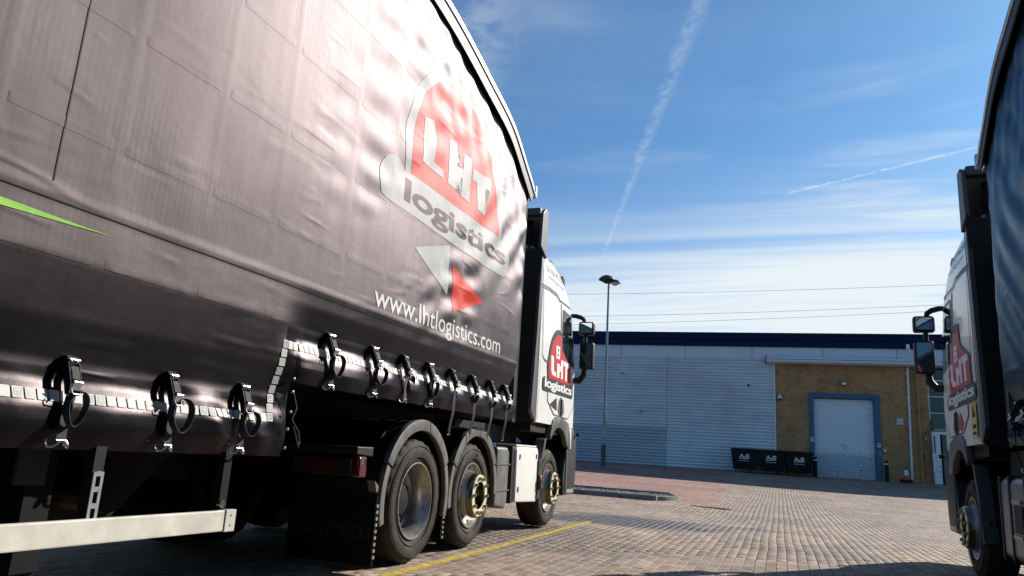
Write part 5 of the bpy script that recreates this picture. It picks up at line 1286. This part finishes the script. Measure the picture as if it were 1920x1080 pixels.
        for k in range(3): MB().box((s * (.76 + k * .11), -.927, .755), (.095, .008, .10)).build('lamp_lens', M['tail'], lm)
        MB().prism([(-.70, .66), (-.60, .60), (-.60, .56), (-.66, .58)], s * 1.17, s * 1.235, 'x').build('bracket_wing', M['fender'], lm)
        MB().box((s * 1.19, .66, .765), (.03, .055, .09)).build('side_marker', M['amber'], tr, bevel=.006)
    # driver's side: reservoir and white locker
    tk = MB().prism([(1.98, .34), (2.34, .30), (2.40, .36), (2.42, .92), (2.34, .97), (2.0, .97)], .66, 1.205, 'x').build('reservoir_tank', M['fender'], tr, bevel=.05, bseg=4, smooth=True)
    for zz in (.50, .78): MB().box((.95, 2.20, zz), (.525, .46, .016)).build('tank_band', M['dark'], tk, bevel=.003)
    MB().lathe([(0, .05), (.03, .05), (.035, .045), (.036, .0005)], 16, 'z', (1.05, 2.2, .97)).build('filler_cap', mat('blue_cap', (.02, .04, .25), .4), tk)
    bx_ = MB().prism([(2.62, .36), (3.42, .33), (3.47, .37), (3.46, .94), (3.42, .985), (2.66, .985), (2.60, .95)], .72, 1.225, 'x').build('side_locker', M['white'], tr, bevel=.02, bseg=3, smooth=True)
    MB().prism([(2.52, .35), (2.61, .35), (2.61, .985), (2.52, .985)], .72, 1.20, 'x').build('locker_end', M['black'], bx_, bevel=.01)
    MB().box((.98, 3.02, 1.0), (.46, .80, .02)).build('locker_lid', M['white'], bx_, bevel=.006)
    for (yy, zz) in ((2.72, .87), (2.70, .50), (3.38, .88)): MB().box((1.229, yy, zz), (.008, .03, .055)).build('locker_latch', M['seam'], bx_)
    MB().box((1.20, 3.50, .74), (.09, .12, .20)).box((1.22, 3.52, .55), (.12, .15, .12)).build('locker_step', M['black'], bx_, bevel=.01)
    MB().box((1.262, 3.50, .64), (.01, .05, .035)).build('side_marker', M['amber'], bx_)
    # passenger side: fuel tank with straps
    tk = MB().prism([(1.90, .30), (3.02, .30), (3.02, 1.0), (1.90, 1.0)], -1.19, -.62, 'x').build('fuel_tank', mat('tank_metal', (.20, .21, .22), .38, metal=.5, var=.2, vscale=6), tr, bevel=.09, bseg=5, smooth=True)
    for yy in (2.05, 2.55, 2.88): MB().prism([(yy - .025, .29), (yy + .025, .29), (yy + .025, 1.012), (yy - .025, 1.012)], -1.203, -.62, 'x').build('tank_strap', M['black'], tk, bevel=.06, bseg=4)
    MB().box((-1.196, 2.28, .66), (.012, .26, .22)).build('tank_step', M['seam'], tk); [MB().box((-1.20, 2.28, zz), (.03, .28, .03)).build('step_edge', M['galv'], tk) for zz in (.52, .80)]
    for yy in (2.15, 2.7): MB().box((-.85, yy, 1.03), (.12, .10, .05)).build('tank_fitting', M['galv'], tk)
    return tr
tractor_l = build_tractor()
YAW_L = R(2.3)
rt = Vector((math.cos(YAW_L), math.sin(YAW_L), 0))
pl_ = Vector((-2.98, 5.60, 0)) - rt * 1.24
tractor_r = copy_tree(tractor_l)
tractor_l.location = (pl_.x, pl_.y, .030); tractor_l.rotation_euler = (R(.35), 0, YAW_L)
tag(tractor_l, 'white tractor unit with red shield door logo, coupled to the left trailer', 'truck', 'white tractor units')
tractor_r.location = (2.81, 5.08, .0); tractor_r.rotation_euler = (0, 0, 0)
tag(tractor_r, 'white tractor unit with yellow door notice, shaded, at the right edge', 'truck', 'white tractor units')

# added trailer copy: blocks light so the gap under the left one stays dark
trailer_blocker = copy_tree(trailer_r); trailer_blocker.location = (-8.9, 5.6, 0)
tag(trailer_blocker, 'trailer added beyond the left trailer to darken the gap beneath it', 'trailer', 'curtain-sided trailers parked in the yard')
